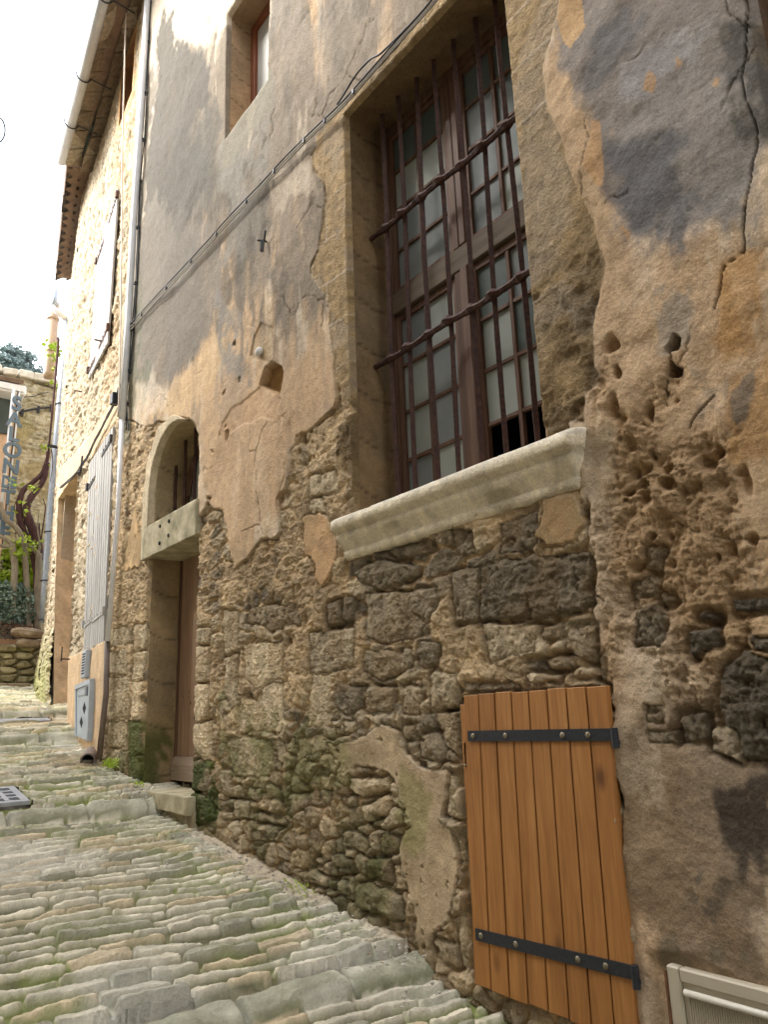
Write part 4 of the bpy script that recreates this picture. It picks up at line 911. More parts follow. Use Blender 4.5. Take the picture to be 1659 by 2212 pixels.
# ------------------------------------------------------------------ small upper window
def make_upper():
    y0, y1, zb, zt = 4.68, 5.47, 6.75, 8.12
    strip('window_reveal', [(y1, zb), (y1, zt), (y0, zt), (y0, zb), (y1, zb)], .30, lin(176,150,118), H1, seed=540, joints=.3)
    win = bpy.data.objects.new('window', None); COL.objects.link(win); win.location = (.25, 5.07, 7.4); win.parent = H1
    def q(bm, a, b, c, d, x0, x1): box(bm, ((x0+x1)/2, (a+b)/2, (c+d)/2), (abs(x1-x0), abs(b-a), abs(d-c)))
    bm = bmesh.new(); m = mat_wood('red_brown_window_wood', (.16, .05, .02), (.24, .08, .035), (.30, .12, .06), 'z', 10, .5)
    q(bm, y1-.075, y1+.01, zb, zt, .205, .27); q(bm, y0-.01, y0+.06, zb, zt, .205, .27); q(bm, y0+.06, y1-.075, zt-.08, zt+.01, .205, .27); q(bm, y0+.06, y1-.075, zb-.01, zb+.07, .205, .27)
    q(bm, 5.045, 5.105, zb+.07, zt-.08, .215, .27)
    fin(bm, 'frame', m, win, bevel=.006)
    for a, b in ((y0+.06, 5.045), (5.105, y1-.075)):
        bm = bmesh.new(); q(bm, a, b, zb+.07, zt-.08, .24, .246); fin(bm, 'pane', mat_glass_dull('net_curtain_pane', (.42, .42, .38), (.52, .52, .48)), win)
make_upper()
def make_side():
    strip('window_reveal', [(.935, 3.2), (.935, 5.6), (-.4, 5.6), (-.4, 3.2), (.935, 3.2)], .22, lin(96,62,34), H1, seed=550)
    win = bpy.data.objects.new('window', None); COL.objects.link(win); win.location = (.2, .3, 4.4); win.parent = H1
    bm = bmesh.new()
    for a, b, c, d in ((.85, .95, 3.2, 5.6), (-.42, -.32, 3.2, 5.6), (-.32, .85, 5.5, 5.6), (-.32, .85, 3.2, 3.3), (.24, .30, 3.3, 5.5)):
        box(bm, (.21, (a+b)/2, (c+d)/2), (.06, b-a, d-c))
    fin(bm, 'frame', M_OLDWOOD, win)
    bm = bmesh.new(); box(bm, (.225, .27, 4.4), (.006, 1.16, 2.2)); fin(bm, 'pane', M_PANE2, win)
make_side()

# ------------------------------------------------------------------ door, lintel, arched fanlight
def make_door():
    ya, yb = 5.87, 6.95
    arc = [(ARC_C+ARC_R*math.cos(t), ARC_Z+ARC_R*math.sin(t)) for t in np.linspace(0, math.pi, 25)]
    strip('door_jamb', [(yb, .6), (yb, 3.12)], .30, lin(156,134,98), H1, joints=.40, seed=560, amp=.010, moss=(1.5, 1))
    strip('door_jamb', [(ya, 3.12), (ya, .6)], .30, lin(156,134,98), H1, joints=.40, seed=565, amp=.010, moss=(1.4, 1))
    strip('arch_reveal', [(yb, 3.36)]+arc+[(ya, 3.36)], .34, lin(172,152,116), H1, seed=570, amp=.008, joints=.5)
    # dressed ring round the arch, proud of the wall
    bm = bmesh.new()
    rings = []
    path = [(yb, 3.40), (yb, 3.57)]+[(p[0], p[1]) for p in arc]
    path = [(ARC_C+ARC_R, 3.40), (ARC_C+ARC_R, 3.6)]+[(ARC_C+ARC_R*math.cos(t), ARC_Z+ARC_R*math.sin(t)) for t in np.linspace(0, math.pi*.66, 34)]
    co = []; cc = []
    for i, (s, z) in enumerate(path):
        dx, dz = (s-ARC_C, z-ARC_Z) if z > ARC_Z else (ARC_R, 0)
        L = math.hypot(dx, dz); ux, uz = dx/L, dz/L
        wdt = (.20+.02*math.sin(i*.8))*(1 if i < 18 else max(.06, 1-(i-18)/15))
        for k in range(12):
            t = k/11; r = t*wdt; hh = (-.01 if k == 0 else .062 if k < 10 else (.05 if k == 10 else .0))+.004*math.sin(i*2.1+k)
            co.append((-hh, s+ux*r, z+uz*r))
    n, m = len(path), 12; idx = np.arange(n*m).reshape(n, m); qd = np.stack([idx[:-1, :-1], idx[1:, :-1], idx[1:, 1:], idx[:-1, 1:]], -1).reshape(-1, 4)
    co = np.array(co); g = fbm(co[:, 1]*6, co[:, 2]*6, 575, 5); C = lin(194, 178, 148)*(1+.5*g)[:, None]
    raw_mesh('arch_surround', co, qd, C, np.full(len(co), .7), M_WALL, H1)
    # lintel block
    bm = bmesh.new(); v = box(bm, (.13, 6.465, 3.245), (.38, 1.27, .31)); v2 = v
    bmesh.ops.subdivide_edges(bm, edges=bm.edges[:], cuts=24, use_grid_fill=True)
    co = []
    for vv in bm.verts:
        p = vv.co; n = float(fbm(np.array([p.y*4+p.x*3]), np.array([p.z*4+p.x*3]), 580, 4)[0]); n2 = float(fbm(np.array([p.y*18]), np.array([p.z*18+p.x*9]), 585, 3)[0])
        if p.x < -.05: p.x += .012*n+.004*n2
        if p.z < 3.10: p.z += .035*max(0, n+.1)*(1 if p.x < .1 else .3)-.0
        if p.z > 3.39: p.z += .010*n
    lm = newmat('lichened_lintel_stone'); m_, nt_, b_ = lm
    tc = N(nt_, 'ShaderNodeTexCoord'); c1, t1 = noise_col(nt_, lin(160,150,120), lin(120,116,88), lin(192,180,150), 7, tc.outputs['Object'])
    nt_.links.new(c1, b_.inputs['Base Color']); t2 = N(nt_, 'ShaderNodeTexNoise', Scale=70, Detail=6); nt_.links.new(tc.outputs['Object'], t2.inputs['Vector'])
    bp = N(nt_, 'ShaderNodeBump', Distance=.006, Strength=.6); nt_.links.new(t2.outputs['Fac'], bp.inputs['Height']); nt_.links.new(bp.outputs[0], b_.inputs['Normal']); b_.inputs['Roughness'].default_value = .95
    lt = fin(bm, 'lintel', m_, H1, smooth=True)
    for y, z in ((6.63, 3.33), (6.63, 3.17), (6.42, 3.33), (6.42, 3.20)):
        bm = bmesh.new(); bmesh.ops.create_cone(bm, cap_ends=True, segments=10, radius1=.016, radius2=.016, depth=.012, matrix=Matrix.Translation((-.066, y, z)) @ Matrix.Rotation(rad(90), 4, 'Y'))
        fin(bm, 'bolt_hole_shade', M_DARK, H1)  # black disc, painted shade of a bolt hole
    # fanlight
    fl = bpy.data.objects.new('fanlight', None); COL.objects.link(fl); fl.location = (.3, ARC_C, 3.7); fl.parent = H1
    bm = bmesh.new()
    box(bm, (.31, ARC_C, 3.43), (.05, 1.0, .09)); box(bm, (.31, ARC_C, 3.80), (.045, .05, .72)); box(bm, (.31, yb-.03, 3.6), (.05, .07, .5))
    tube(bm, [(.31, ARC_C+.475*math.cos(t), ARC_Z+.475*math.sin(t)) for t in np.linspace(0, math.pi, 16)], .04, 4)
    fin(bm, 'frame', M_OLDWOOD, fl)
    bm = bmesh.new(); vs = [bm.verts.new((.322, s, z)) for s, z in [(yb, 3.38)]+arc+[(ya, 3.38)]]; bm.faces.new(vs)
    fin(bm, 'pane', M_PANE2, fl)
    for i, (yy, zt) in enumerate(((6.87, 4.08), (6.65, 4.17), (6.42, 4.13), (6.18, 3.98))):
        bm = bmesh.new(); zt2 = ARC_Z+math.sqrt(max(0, ARC_R**2-(yy-ARC_C)**2))+.01
        tube(bm, [(.165, yy+.004*math.sin(k*1.3+i), 3.38+(zt2-3.38)*k/10) for k in range(11)], .017, 4, True, .06); fin(bm, 'bar', M_IRON, fl)
    # plank door
    dr = bpy.data.objects.new('door', None); COL.objects.link(dr); dr.location = (.3, 6.45, 1.1); dr.parent = H1
    bm = bmesh.new()
    ys = np.linspace(ya+.0, yb-.03, 9)
    for i in range(8): box(bm, (.30+.0015*(i % 2), (ys[i]+ys[i+1])/2, 2.22), (.035, ys[i+1]-ys[i]-.006, 1.84))
    fin(bm, 'plank_panel', M_DOOR, dr, bevel=.004)
    bm = bmesh.new(); box(bm, (.30, yb-.012, 2.1), (.06, .03, 2.08)); fin(bm, 'door_frame', M_OLDWOOD, dr)
    bm = bmesh.new()
    v = [bm.verts.new(p) for p in ((.27, ya, 1.30), (.27, yb-.02, 1.30), (.31, yb-.02, 1.30), (.31, ya, 1.30), (.235, ya, 1.24), (.235, yb-.03, 1.24), (.232, ya, 1.10), (.232, yb-.03, 1.10), (.31, yb-.02, 1.10), (.31, ya, 1.10))]
    for fc in ((0,1,2,3), (0,4,5,1), (4,6,7,5), (6,9,8,7), (1,5,7,8,2), (0,3,9,6,4)): bm.faces.new([v[i] for i in fc])
    fin(bm, 'weather_board', mat_wood('pale_weather_board', (.24, .18, .12), (.32, .24, .165), (.38, .30, .21), 'y', 9, .75), dr, bevel=.004)
    bm = bmesh.new(); box(bm, (.31, 6.45, .99), (.04, 1.0, .24)); fin(bm, 'threshold_board', mat_wood('dark_threshold_wood', (.03, .018, .010), (.05, .03, .018), (.07, .045, .028), 'y', 9, .8), dr)
    for i in range(14):
        bm = bmesh.new(); y = random.choice(list(ys[1:-1])) + random.choice((-.022, .022)); z = 1.4+random.random()*1.6
        box(bm, (.280, y, z), (.004, .007, .018))
        fin(bm, 'nail', M_BLACK, dr)
    # doorstep
    bm = bmesh.new(); box(bm, (.10, 6.36, .985), (.42, 1.22, .13)); bmesh.ops.subdivide_edges(bm, edges=bm.edges[:], cuts=14, use_grid_fill=True)
    for vv in bm.verts:
        p = vv.co; n = float(fbm(np.array([p.y*5+p.x*3]), np.array([p.z*5+p.x*5]), 590, 4)[0])
        p.x += .015*n if p.x < -.1 else 0; p.z += .02*n if p.z > 1.0 else .03*n
    ds = fin(bm, 'doorstep', m_, H1, smooth=True)
    bm = bmesh.new(); box(bm, (.11, 6.28, .85), (.34, 1.10, .19)); bmesh.ops.subdivide_edges(bm, edges=bm.edges[:], cuts=12, use_grid_fill=True)
    for vv in bm.verts:
        p = vv.co; n = float(fbm(np.array([p.y*4+p.x*3]), np.array([p.z*7+p.x*5]), 595, 4)[0]); p.x += .05*n if p.x < 0 else 0
    fin(bm, 'step_footing', mat_plain('rough_step_footing', lin(110,100,76), lin(170,156,126), 9, .95, 0, .7, dist=.015), H1, smooth=True)
make_door()

# ------------------------------------------------------------------ varnished hatch
def make_hatch():
    ht = bpy.data.objects.new('hatch', None); COL.objects.link(ht); ht.location = (-.07, 2.38, 1.05); ht.parent = H1
    # corners read on a plane standing 7 cm out from the wall
    x0 = -.062
    yl0, zt0 = W(1000, 1502, x0); yr0, zt1 = W(1311, 1480, x0); yl1, zb0 = W(1024, 2126, x0); yr1, zb1 = W(1383, 2262, x0)
    n = 8
    bm = bmesh.new()
    for i in range(n):
        a, b = i/n, (i+1)/n
        def Y_(t, u): return (yl0*(1-t)+yr0*t)*(1-u)+(yl1*(1-t)+yr1*t)*u
        def Z_(t, u): return (zt0*(1-t)+zt1*t)*(1-u)+(zb0*(1-t)+zb1*t)*u
        g = .0035; dz = random.uniform(-.003, .003); ox = random.uniform(-.001, .001); w = (yl0-yr0)
        c = []
        for (t, u) in ((a+g/w, 0), (b-g/w, 0), (b-g/w, 1), (a+g/w, 1)):
            for xx in (x0, x0+.028):
                c.append(bm.verts.new((xx+ox, Y_(t, u), Z_(t, u)+dz*(1 if u == 0 else -1))))
        f4 = [(0,2,4,6), (1,7,5,3), (0,1,3,2), (2,3,5,4), (4,5,7,6), (6,7,1,0)]
        for q in f4: bm.faces.new([c[k] for k in q])
    # backing ledges seen at the near edge
    box(bm, (x0+.045, 2.385, 1.40), (.03, .78, .12)); box(bm, (x0+.045, 2.385, .62), (.03, .78, .12)); box(bm, (x0+.034, 2.385, 1.04), (.008, .80, 1.18))
    fin(bm, 'plank_panel', M_HATCH, ht, bevel=.0028)
    # strap hinges
    for (pl_, pr_) in (((1011, 1590), (1322, 1587)), ((1027, 2018), (1366, 2101))):
        a = W(*pl_, x0-.006); b = W(*pr_, x0-.006)
        bm = bmesh.new(); hgt = .047
        for q in range(1):
            v = []
            for (y, z) in (a, b):
                for dz in (-hgt/2, hgt/2):
                    for xx in (x0-.007, x0-.001): v.append(bm.verts.new((xx, y, z+dz)))
            for fc in ((0,2,6,4), (1,5,7,3), (0,4,5,1), (2,3,7,6), (0,1,3,2), (4,6,7,5)): bm.faces.new([v[k] for k in fc])
        # barrel and pintle at the hinge side
        bmesh.ops.create_cone(bm, cap_ends=True, segments=12, radius1=.014, radius2=.014, depth=.075, matrix=Matrix.Translation((x0-.004, b[0]-.012, b[1]-.012)))
        box(bm, (x0+.03, b[0]-.012, b[1]-.03), (.07, .012, .014))
        h = fin(bm, 'strap_hinge', M_BLACK, ht)
        for t in (.045, .30, .70, .86):
            bm = bmesh.new(); y = a[0]+(b[0]-a[0])*t; z = a[1]+(b[1]-a[1])*t
            bmesh.ops.create_uvsphere(bm, u_segments=10, v_segments=6, radius=.0125, matrix=Matrix.Translation((x0-.008, y, z)) @ Matrix.Diagonal((.5, 1, 1, 1)))
            fin(bm, 'rivet', M_RIVET, ht, smooth=True)
    bm = bmesh.new(); tube(bm, [(x0-.01, yl0-.01, 1.36), (x0-.012, yl0+.02, 1.362), (x0+.03, yl0+.045, 1.355)], .003, 6); fin(bm, 'hook', M_RIVET, ht)
    strip('hatch_reveal', [(2.80, .47), (2.80, 1.665), (1.985, 1.665), (1.985, .47), (2.80, .47)], .16, lin(120,100,72), H1, seed=600)
    bm = bmesh.new(); box(bm, (.16, 2.39, 1.0), (.02, .9, 1.4)); fin(bm, 'hatch_back_shade', M_DARK, H1)  # black panel put in as the shadow behind the hatch edge
make_hatch()

# ------------------------------------------------------------------ beige meter box bottom right
def make_meterbox():
    x0 = -.075; y1, zt = W(1438, 2083, x0); w, h = .62, .50
    t = thing('meter_box', 'beige plastic meter box with ribbed door, low in the wall right of the wooden hatch', 'meter box', (x0, y1-w/2, zt-h))
    def q(bm, a, b, c, d, xa, xb, **k): box(bm, ((xa+xb)/2, y1-(a+b)/2, zt-(c+d)/2), (abs(xb-xa), b-a, d-c))
    bm = bmesh.new()
    q(bm, 0, .05, 0, h, x0, .03); q(bm, w-.05, w, 0, h, x0, .03); q(bm, .05, w-.05, 0, .045, x0, .03); q(bm, .05, w-.05, h-.045, h, x0, .03)
    fin(bm, 'casing', M_BEIGE, t, bevel=.006)
    bm = bmesh.new()
    q(bm, .052, w-.052, .047, h-.047, x0+.012, x0+.03)
    nr = 56
    for i in range(nr):
        a = .07+(w-.14)*i/nr; lo = h-.07
        if .13 < a < w-.09 and True: lo = .235
        q(bm, a, a+(w-.14)/nr*.5, .085, lo if a >= .13 and a < w-.09 else .26, x0+.006, x0+.013)
    q(bm, .135, w-.09, .245, h-.07, x0+.004, x0+.013)
    q(bm, .22, w-.16, .30, h-.12, x0-.001, x0+.005)
    d = fin(bm, 'door', M_BEIGE, t, bevel=.0012)
    bm = bmesh.new(); tube(bm, [(x0+.002, y1-.062, zt-.072), (x0+.002, y1-w+.062, zt-.072)], .011, 10); fin(bm, 'door_ridge', M_BEIGE_LIT, d, smooth=True)
    bm = bmesh.new(); bmesh.ops.create_cone(bm, cap_ends=True, segments=18, radius1=.022, radius2=.018, depth=.014, matrix=Matrix.Translation((x0+.004, y1-.095, zt-.30)) @ Matrix.Rotation(rad(90), 4, 'Y')); fin(bm, 'lock', M_BLACK, d)
    bm = bmesh.new(); tube(bm, [(x0+.004, y1+.006, zt-.02), (x0+.004, y1+.006, zt-h)], .006, 6); fin(bm, 'rusty_edge', mat_plain('rust', (.10, .045, .02), (.22, .10, .045), 40, .9, 0, .4), t)
make_meterbox()

# ------------------------------------------------------------------ cables and fixings on the near house
def wallpt(px, py, off): y, z = W(px, py, -off); return Vector((-off, y, z))
def cable(name, pts, r, mat, label=None, parent=None, n=5, seg=6, wob=.0):
    pp = smooth_path(pts, n)
    if wob:
        pp = [p+Vector((random.uniform(-wob, wob)*.5, random.uniform(-wob, wob), random.uniform(-wob, wob))) for p in pp]
    bm = bmesh.new(); tube(bm, pp, r, seg); return fin(bm, name, mat, parent, smooth=True)
path = [(274, 708), (330, 645), (385, 588), (440, 528), (500, 462), (560, 400), (620, 335), (685, 272), (735, 224), (800, 152), (860, 82), (930, 4), (990, -70)]
t = thing('cable_run', 'bundle of three thin cables clipped across the render above the big barred window', 'cable', (0, 5, 5.8))
offs = ((0.0, 0.0), (5, 8), (10, 15)); mats = (M_CABLE, M_CABLEG, M_CABLEG)
for (dx, dy), m, r in zip(offs, mats, (.0065, .006, .006)):
    pts = [wallpt(x+dx*.5, y+dy*.5+random.uniform(-1, 1), .085) for x, y in path]
    cable('cable', pts, r, m, parent=t)
cable('cable', [wallpt(*p, .09) for p in ((728, 226), (742, 205), (770, 160), (800, 128), (826, 112), (900, 38), (960, -35))], .007, M_CABLE, parent=t)
for x, y in ((303, 677), (356, 620), (410, 562), (465, 503), (530, 433), (590, 367), (655, 302), (700, 258), (762, 196)):
    bm = bmesh.new(); c = wallpt(x+2, y+3, .088); box(bm, c, (.024, .014, .034), None, .002); fin(bm, 'clip', M_CABLE, t)
bm = bmesh.new(); c = wallpt(570, 520, .06)
tube(bm, [c+Vector((.06, 0, 0)), c, c+Vector((-.03, .05, .02))], .008, 6); tube(bm, [c, c+Vector((-.02, -.06, .05))], .008, 6); tube(bm, [c+Vector((-.01, 0, 0)), c+Vector((-.02, 0, -.10))], .016, 4)
tag(fin(bm, 'iron_hook', M_BLACK), 'small forked black iron hook sticking out of the render left of the big window', 'hook')
bm = bmesh.new(); bmesh.ops.create_icosphere(bm, subdivisions=3, radius=.045, matrix=Matrix.Translation(wallpt(559, 760, .05)) @ Matrix.Diagonal((.6, 1, .8, 1)))
tag(fin(bm, 'pebble', mat_plain('white_pebble', (.5, .48, .44), (.66, .64, .6), 12, .8, 0, .1), smooth=True), 'white rounded pebble set in the render above a broken hole', 'stone')

# ================================================================== second house, up the street
H2 = thing('limestone_house', 'pale rubble limestone house with silvered wooden shutters, gutter and zinc drainpipes up the street', 'house', (0, 0, 0))
def rubble(f, seed, tone=1.0, sx=.30, sz=.11, amp=.03, cream=lin(208,194,168), dark=lin(150,132,102)):
    Y, Z = f.SS, f.ZZ
    WY = Y+.05*fbm(Y*3, Z*5, seed, 4)*2; WZ = Z+.03*fbm(Y*3+9, Z*5, seed+4, 4)*2
    a1, a2, ai = voro(WY/sx, WZ/sz, seed+8); st = sst(.02, .25, a2-a1)
    fine = fbm(Y*12, Z*20, seed+12, 5); mid = fbm(Y*3, Z*3, seed+16, 4)
    cover = sst(-.05, .12, mid)                     # where the pointing is flush
    b_ = bil(Y*9, Z*16, seed+20, 5); f.H[:] = (1-.6*cover)*st*amp*.8*(.5+ai)+.02*fine*2*.8+.02*mid+.035*(.5-b_)
    c = cream*(1-.5*ai[..., None])+dark*.5*ai[..., None]
    f.C[:] = (lin(190,170,138)*(1-st[..., None])+c*st[..., None])*(1+.6*fine+.3*mid)[..., None]*tone
def make_wall2():
    S = np.array(lines((-.02, .2, .01), (.2, 4.0, .016))); Z = np.array(lines((.9, 3, .014), (3, 7, .02), (7, 11, .03)))
    wo = (.35, 1.08, 9.55, 10.5)
    S = snap(S, wo[:2], .006); Z = snap(Z, wo[2:], .01)
    f = Field(S, Z); f.warp(.02, 5, 700, 3); rubble(f, 710, 1.0, .24, .085)
    Y, Z_ = f.SS, f.ZZ
    # pinkish pointing towards the near end above the door band
    f.tint([(-.2, 3), (1.0, 3), (1.5, 10), (-.2, 10)], lin(196,162,120), .45, .3, .15, 720)
    # stain under the roof and smooth render bands
    def render(poly, col, lift=.035, seed=730):
        w, d = f.sd(poly, .1); m = sst(-.004, .008, d)
        g = fbm(Y[w]*5, Z_[w]*5, seed, 5)
        f.H[w] = f.H[w]*(1-m)+(lift+.012*g)*m; f.C[w] = f.C[w]*(1-m[..., None])+(col*(1+.35*g)[..., None])*m[..., None]; f.G[w] = np.where(m > .5, .4, f.G[w])
    peach = lin(208,180,144)
    A = PA.hit
    render([A(229, 1386), (-.1, 2.45), (-.1, .9), (1.85, .9), A(150, 1562), A(153, 1420), A(186, 1408)], peach, .045)
    render([(.05, 5.22), (1.45, 5.24), (2.45, 5.3), (4.2, 5.5), (4.2, 5.0), (3.9, 4.95), (2.3, 4.98), (1.6, 4.95), (1.55, 4.85), (.05, 4.92)], lin(206,182,146), .03)
    render([(.28, 9.45), (1.2, 9.4), (1.2, 10.7), (.28, 10.7)], lin(190,150,104), .03)
    w, d = f.sd([(3.0, .9), (4.1, .9), (4.1, 3.0), (3.95, 3.2), (3.1, 2.2)], .1)
    # footing that flares out and greens at the far end
    fl = sst(3.4, 1.9, Z_)*sst(2.7, 3.2, Y); f.H += .10*fl
    gm = sst(3.2, 1.9, Z_+.6*fbm(Y*4, Z_*2, 740, 4))*sst(2.9, 3.3, Y)*.7; f.C = f.C*(1-gm[..., None])+lin(136,146,72)*gm[..., None]
    # street door recess: the opening the far jamb shows in
    rec = [PA.hit(152, 1568), (2.02, 2.2), (2.22, 3.4), (2.36, 4.95), (3.86, 4.95), (3.55, 3.6), (3.18, 2.5), PA.hit(121, 1535), (2.9, .9), (1.85, .9)]
    sc = (S[:-1]+S[1:])/2; zc = (Z[:-1]+Z[1:])/2; sm, zm = np.meshgrid(sc, zc, indexing='ij')
    drop = sdpoly(sm, zm, rec) > 0
    drop |= (sm > wo[0]) & (sm < wo[1]) & (zm > wo[2]) & (zm < wo[3])
    o = sheet('wall', PA, S, Z, f.H, f.C, f.G, M_WALL2, H2, drop)
    strip('door_reveal', [(p[0], p[1]) for p in rec], .42, lin(206,182,148), H2, pl=PA, seed=750, amp=.010, start=-.04, grain=.4, closed=True)
    bm = bmesh.new(); pbox(bm, PA, 1.7, 4.1, .9, 5.1, -.46, -.42); fin(bm, 'door', M_DOOR, H2)
    strip('window_reveal', [(wo[1], wo[2]), (wo[1], wo[3]), (wo[0], wo[3]), (wo[0], wo[2]), (wo[1], wo[2])], .3, lin(150,110,76), H2, pl=PA, seed=755, start=-.03)
    bm = bmesh.new(); pbox(bm, PA, wo[0], wo[1], wo[2], wo[3], -.34, -.3); fin(bm, 'window_board', M_OLDWOOD, H2)
make_wall2()
def make_wall3():
    S = np.array(lines((-.02, 3.08, .025))); Z = np.array(lines((1.4, 10.2, .025)))
    f = Field(S, Z); f.warp(.02, 5, 760, 3); rubble(f, 765, 1.0, .24, .085)
    Y, Z_ = f.SS, f.ZZ
    gm = sst(3.4, 2.0, Z_+.6*fbm(Y*4, Z_*2, 770, 4))*.7; f.C = f.C*(1-gm[..., None])+lin(136,146,72)*gm[..., None]; f.H += .10*sst(3.4, 2.2, Z_)
    sheet('wall', PB, S, Z, f.H, f.C, f.G, M_WALL2, H2)
    bm = bmesh.new()
    pbox(bm, PA, .0, 4.1, .5, 11.0, -4.0, -.47); pbox(bm, PB, -.3, 3.05, .5, 10.0, -4.0, -.06)
    fin(bm, 'rear_walls', M_MORTAR, H2)
make_wall3()

def shutter(name, corners, nplank, split, parent, straps, off=.035):
    """two leaves of vertical planks; corners TL TR BR BL in (s, z) on PA (L = further up the street)"""
    TL, TR, BR, BL = [np.array(c) for c in corners]
    def at(t, u): return (TL*(1-t)+TR*t)*(1-u)+(BL*(1-t)+BR*t)*u
    sh = bpy.data.objects.new(name, None); COL.objects.link(sh); c0 = at(.5, .5); sh.location = PA.P(c0[0], c0[1], off); sh.parent = parent
    for (t0, t1, n, oo) in ((0, split, nplank[0], off), (split+.01, 1, nplank[1], off+.006)):
        bm = bmesh.new()
        for i in range(n):
            a = t0+(t1-t0)*i/n+.010; b = t0+(t1-t0)*(i+1)/n-.010; du = random.uniform(0, .006); o1 = oo+random.uniform(0, .004)
            vs = []
            for (t, u) in ((a, 0), (b, 0), (b, 1-du), (a, 1-du)):
                p = at(t, u)
                for d in (o1-.028, o1): vs.append(bm.verts.new(PA.P(p[0], p[1], d)))
            for q in ((0,2,4,6), (1,7,5,3), (0,1,3,2), (2,3,5,4), (4,5,7,6), (6,7,1,0)): bm.faces.new([vs[k] for k in q])
        lf = fin(bm, 'leaf', M_SHUT, sh, bevel=.004)
        bm = bmesh.new(); vs = []
        for (t, u) in ((t0+.01, .02), (t1-.01, .02), (t1-.01, .98), (t0+.01, .98)): p = at(t, u); vs.append(bm.verts.new(PA.P(p[0], p[1], oo-.026)))
        bm.faces.new(vs); fin(bm, 'gap_shade_sheet', M_OLDWOOD, sh)  # dark sheet behind the planks, put in as shade for their gaps
        for (leaf, u, ta, tb, m) in straps:
            if (leaf == 0) != (t0 == 0): continue
            bm = bmesh.new(); vs = []
            for t in (ta, tb):
                p = at(t, u+(.012 if t == ta else 0))
                for dz in (-.022, .022):
                    for d in (oo+.002, oo+.010): vs.append(bm.verts.new(PA.P(p[0], p[1]+dz, d)))
            for q in ((0,2,6,4), (1,5,7,3), (0,4,5,1), (2,3,7,6), (0,1,3,2), (4,6,7,5)): bm.faces.new([vs[k] for k in q])
            te = ta if leaf == 0 else tb; p = at(te, u); box(bm, PA.P(p[0], p[1], oo+.01), (.04, .05, .09))
            for k in range(3):
                p = at(ta+(tb-ta)*(k+1)/4, u); box(bm, PA.P(p[0], p[1], oo+.013), (.01, .02, .02))
            fin(bm, 'strap_hinge', m, sh)
    return sh
M_RUSTSTRAP = mat_plain('rusty_strap', (.07, .035, .025), (.15, .08, .055), 30, .8, 0, .3)
shutter('shutter', [PA.hit(197.5, 1003), PA.hit(252, 921), PA.hit(232, 1389), PA.hit(186, 1410)], (4, 6), .42, H2,
        [(0, .135, .0, .32, M_BLACK), (1, .06, .60, .97, M_BLACK), (0, .862, .0, .40, M_SHUT), (1, .862, .46, .97, M_SHUT)])
shutter('shutter', [PA.hit(220, 548), PA.hit(266, 408), PA.hit(243.5, 745), PA.hit(199.5, 822)], (4, 5), .45, H2,
        [(0, .07, .0, .35, M_RUSTSTRAP), (1, .05, .62, 1.0, M_RUSTSTRAP), (0, .93, .0, .35, M_RUSTSTRAP), (1, .90, .55, 1.0, M_RUSTSTRAP)], off=.06)
bm = bmesh.new(); p = PA.hit(232, 738); tube(bm, [PA.P(p[0]+.02, p[1], .02), PA.P(p[0]+.02, p[1], .16)], .010, 6); fin(bm, 'shutter_stay', M_RUSTSTRAP, H2)
bm = bmesh.new(); p = PA.hit(178, 1051/1.24); p = PA.hit(180, 847); tube(bm, [PA.P(p[0], p[1], .02), PA.P(p[0], p[1], .12), PA.P(p[0], p[1]-.05, .13)], .010, 6); fin(bm, 'shutter_stay', M_RUSTSTRAP, H2)
bm = bmesh.new(); p = PA.hit(157, 1424); tube(bm, [PA.P(p[0]-.02, p[1], .02), PA.P(p[0]-.02, p[1], .15)], .010, 6); tube(bm, [PA.P(p[0]-.02, p[1]-.03, .14), PA.P(p[0]-.02, p[1]+.15, .14)], .008, 6); fin(bm, 'shutter_stay', M_BLACK, H2)

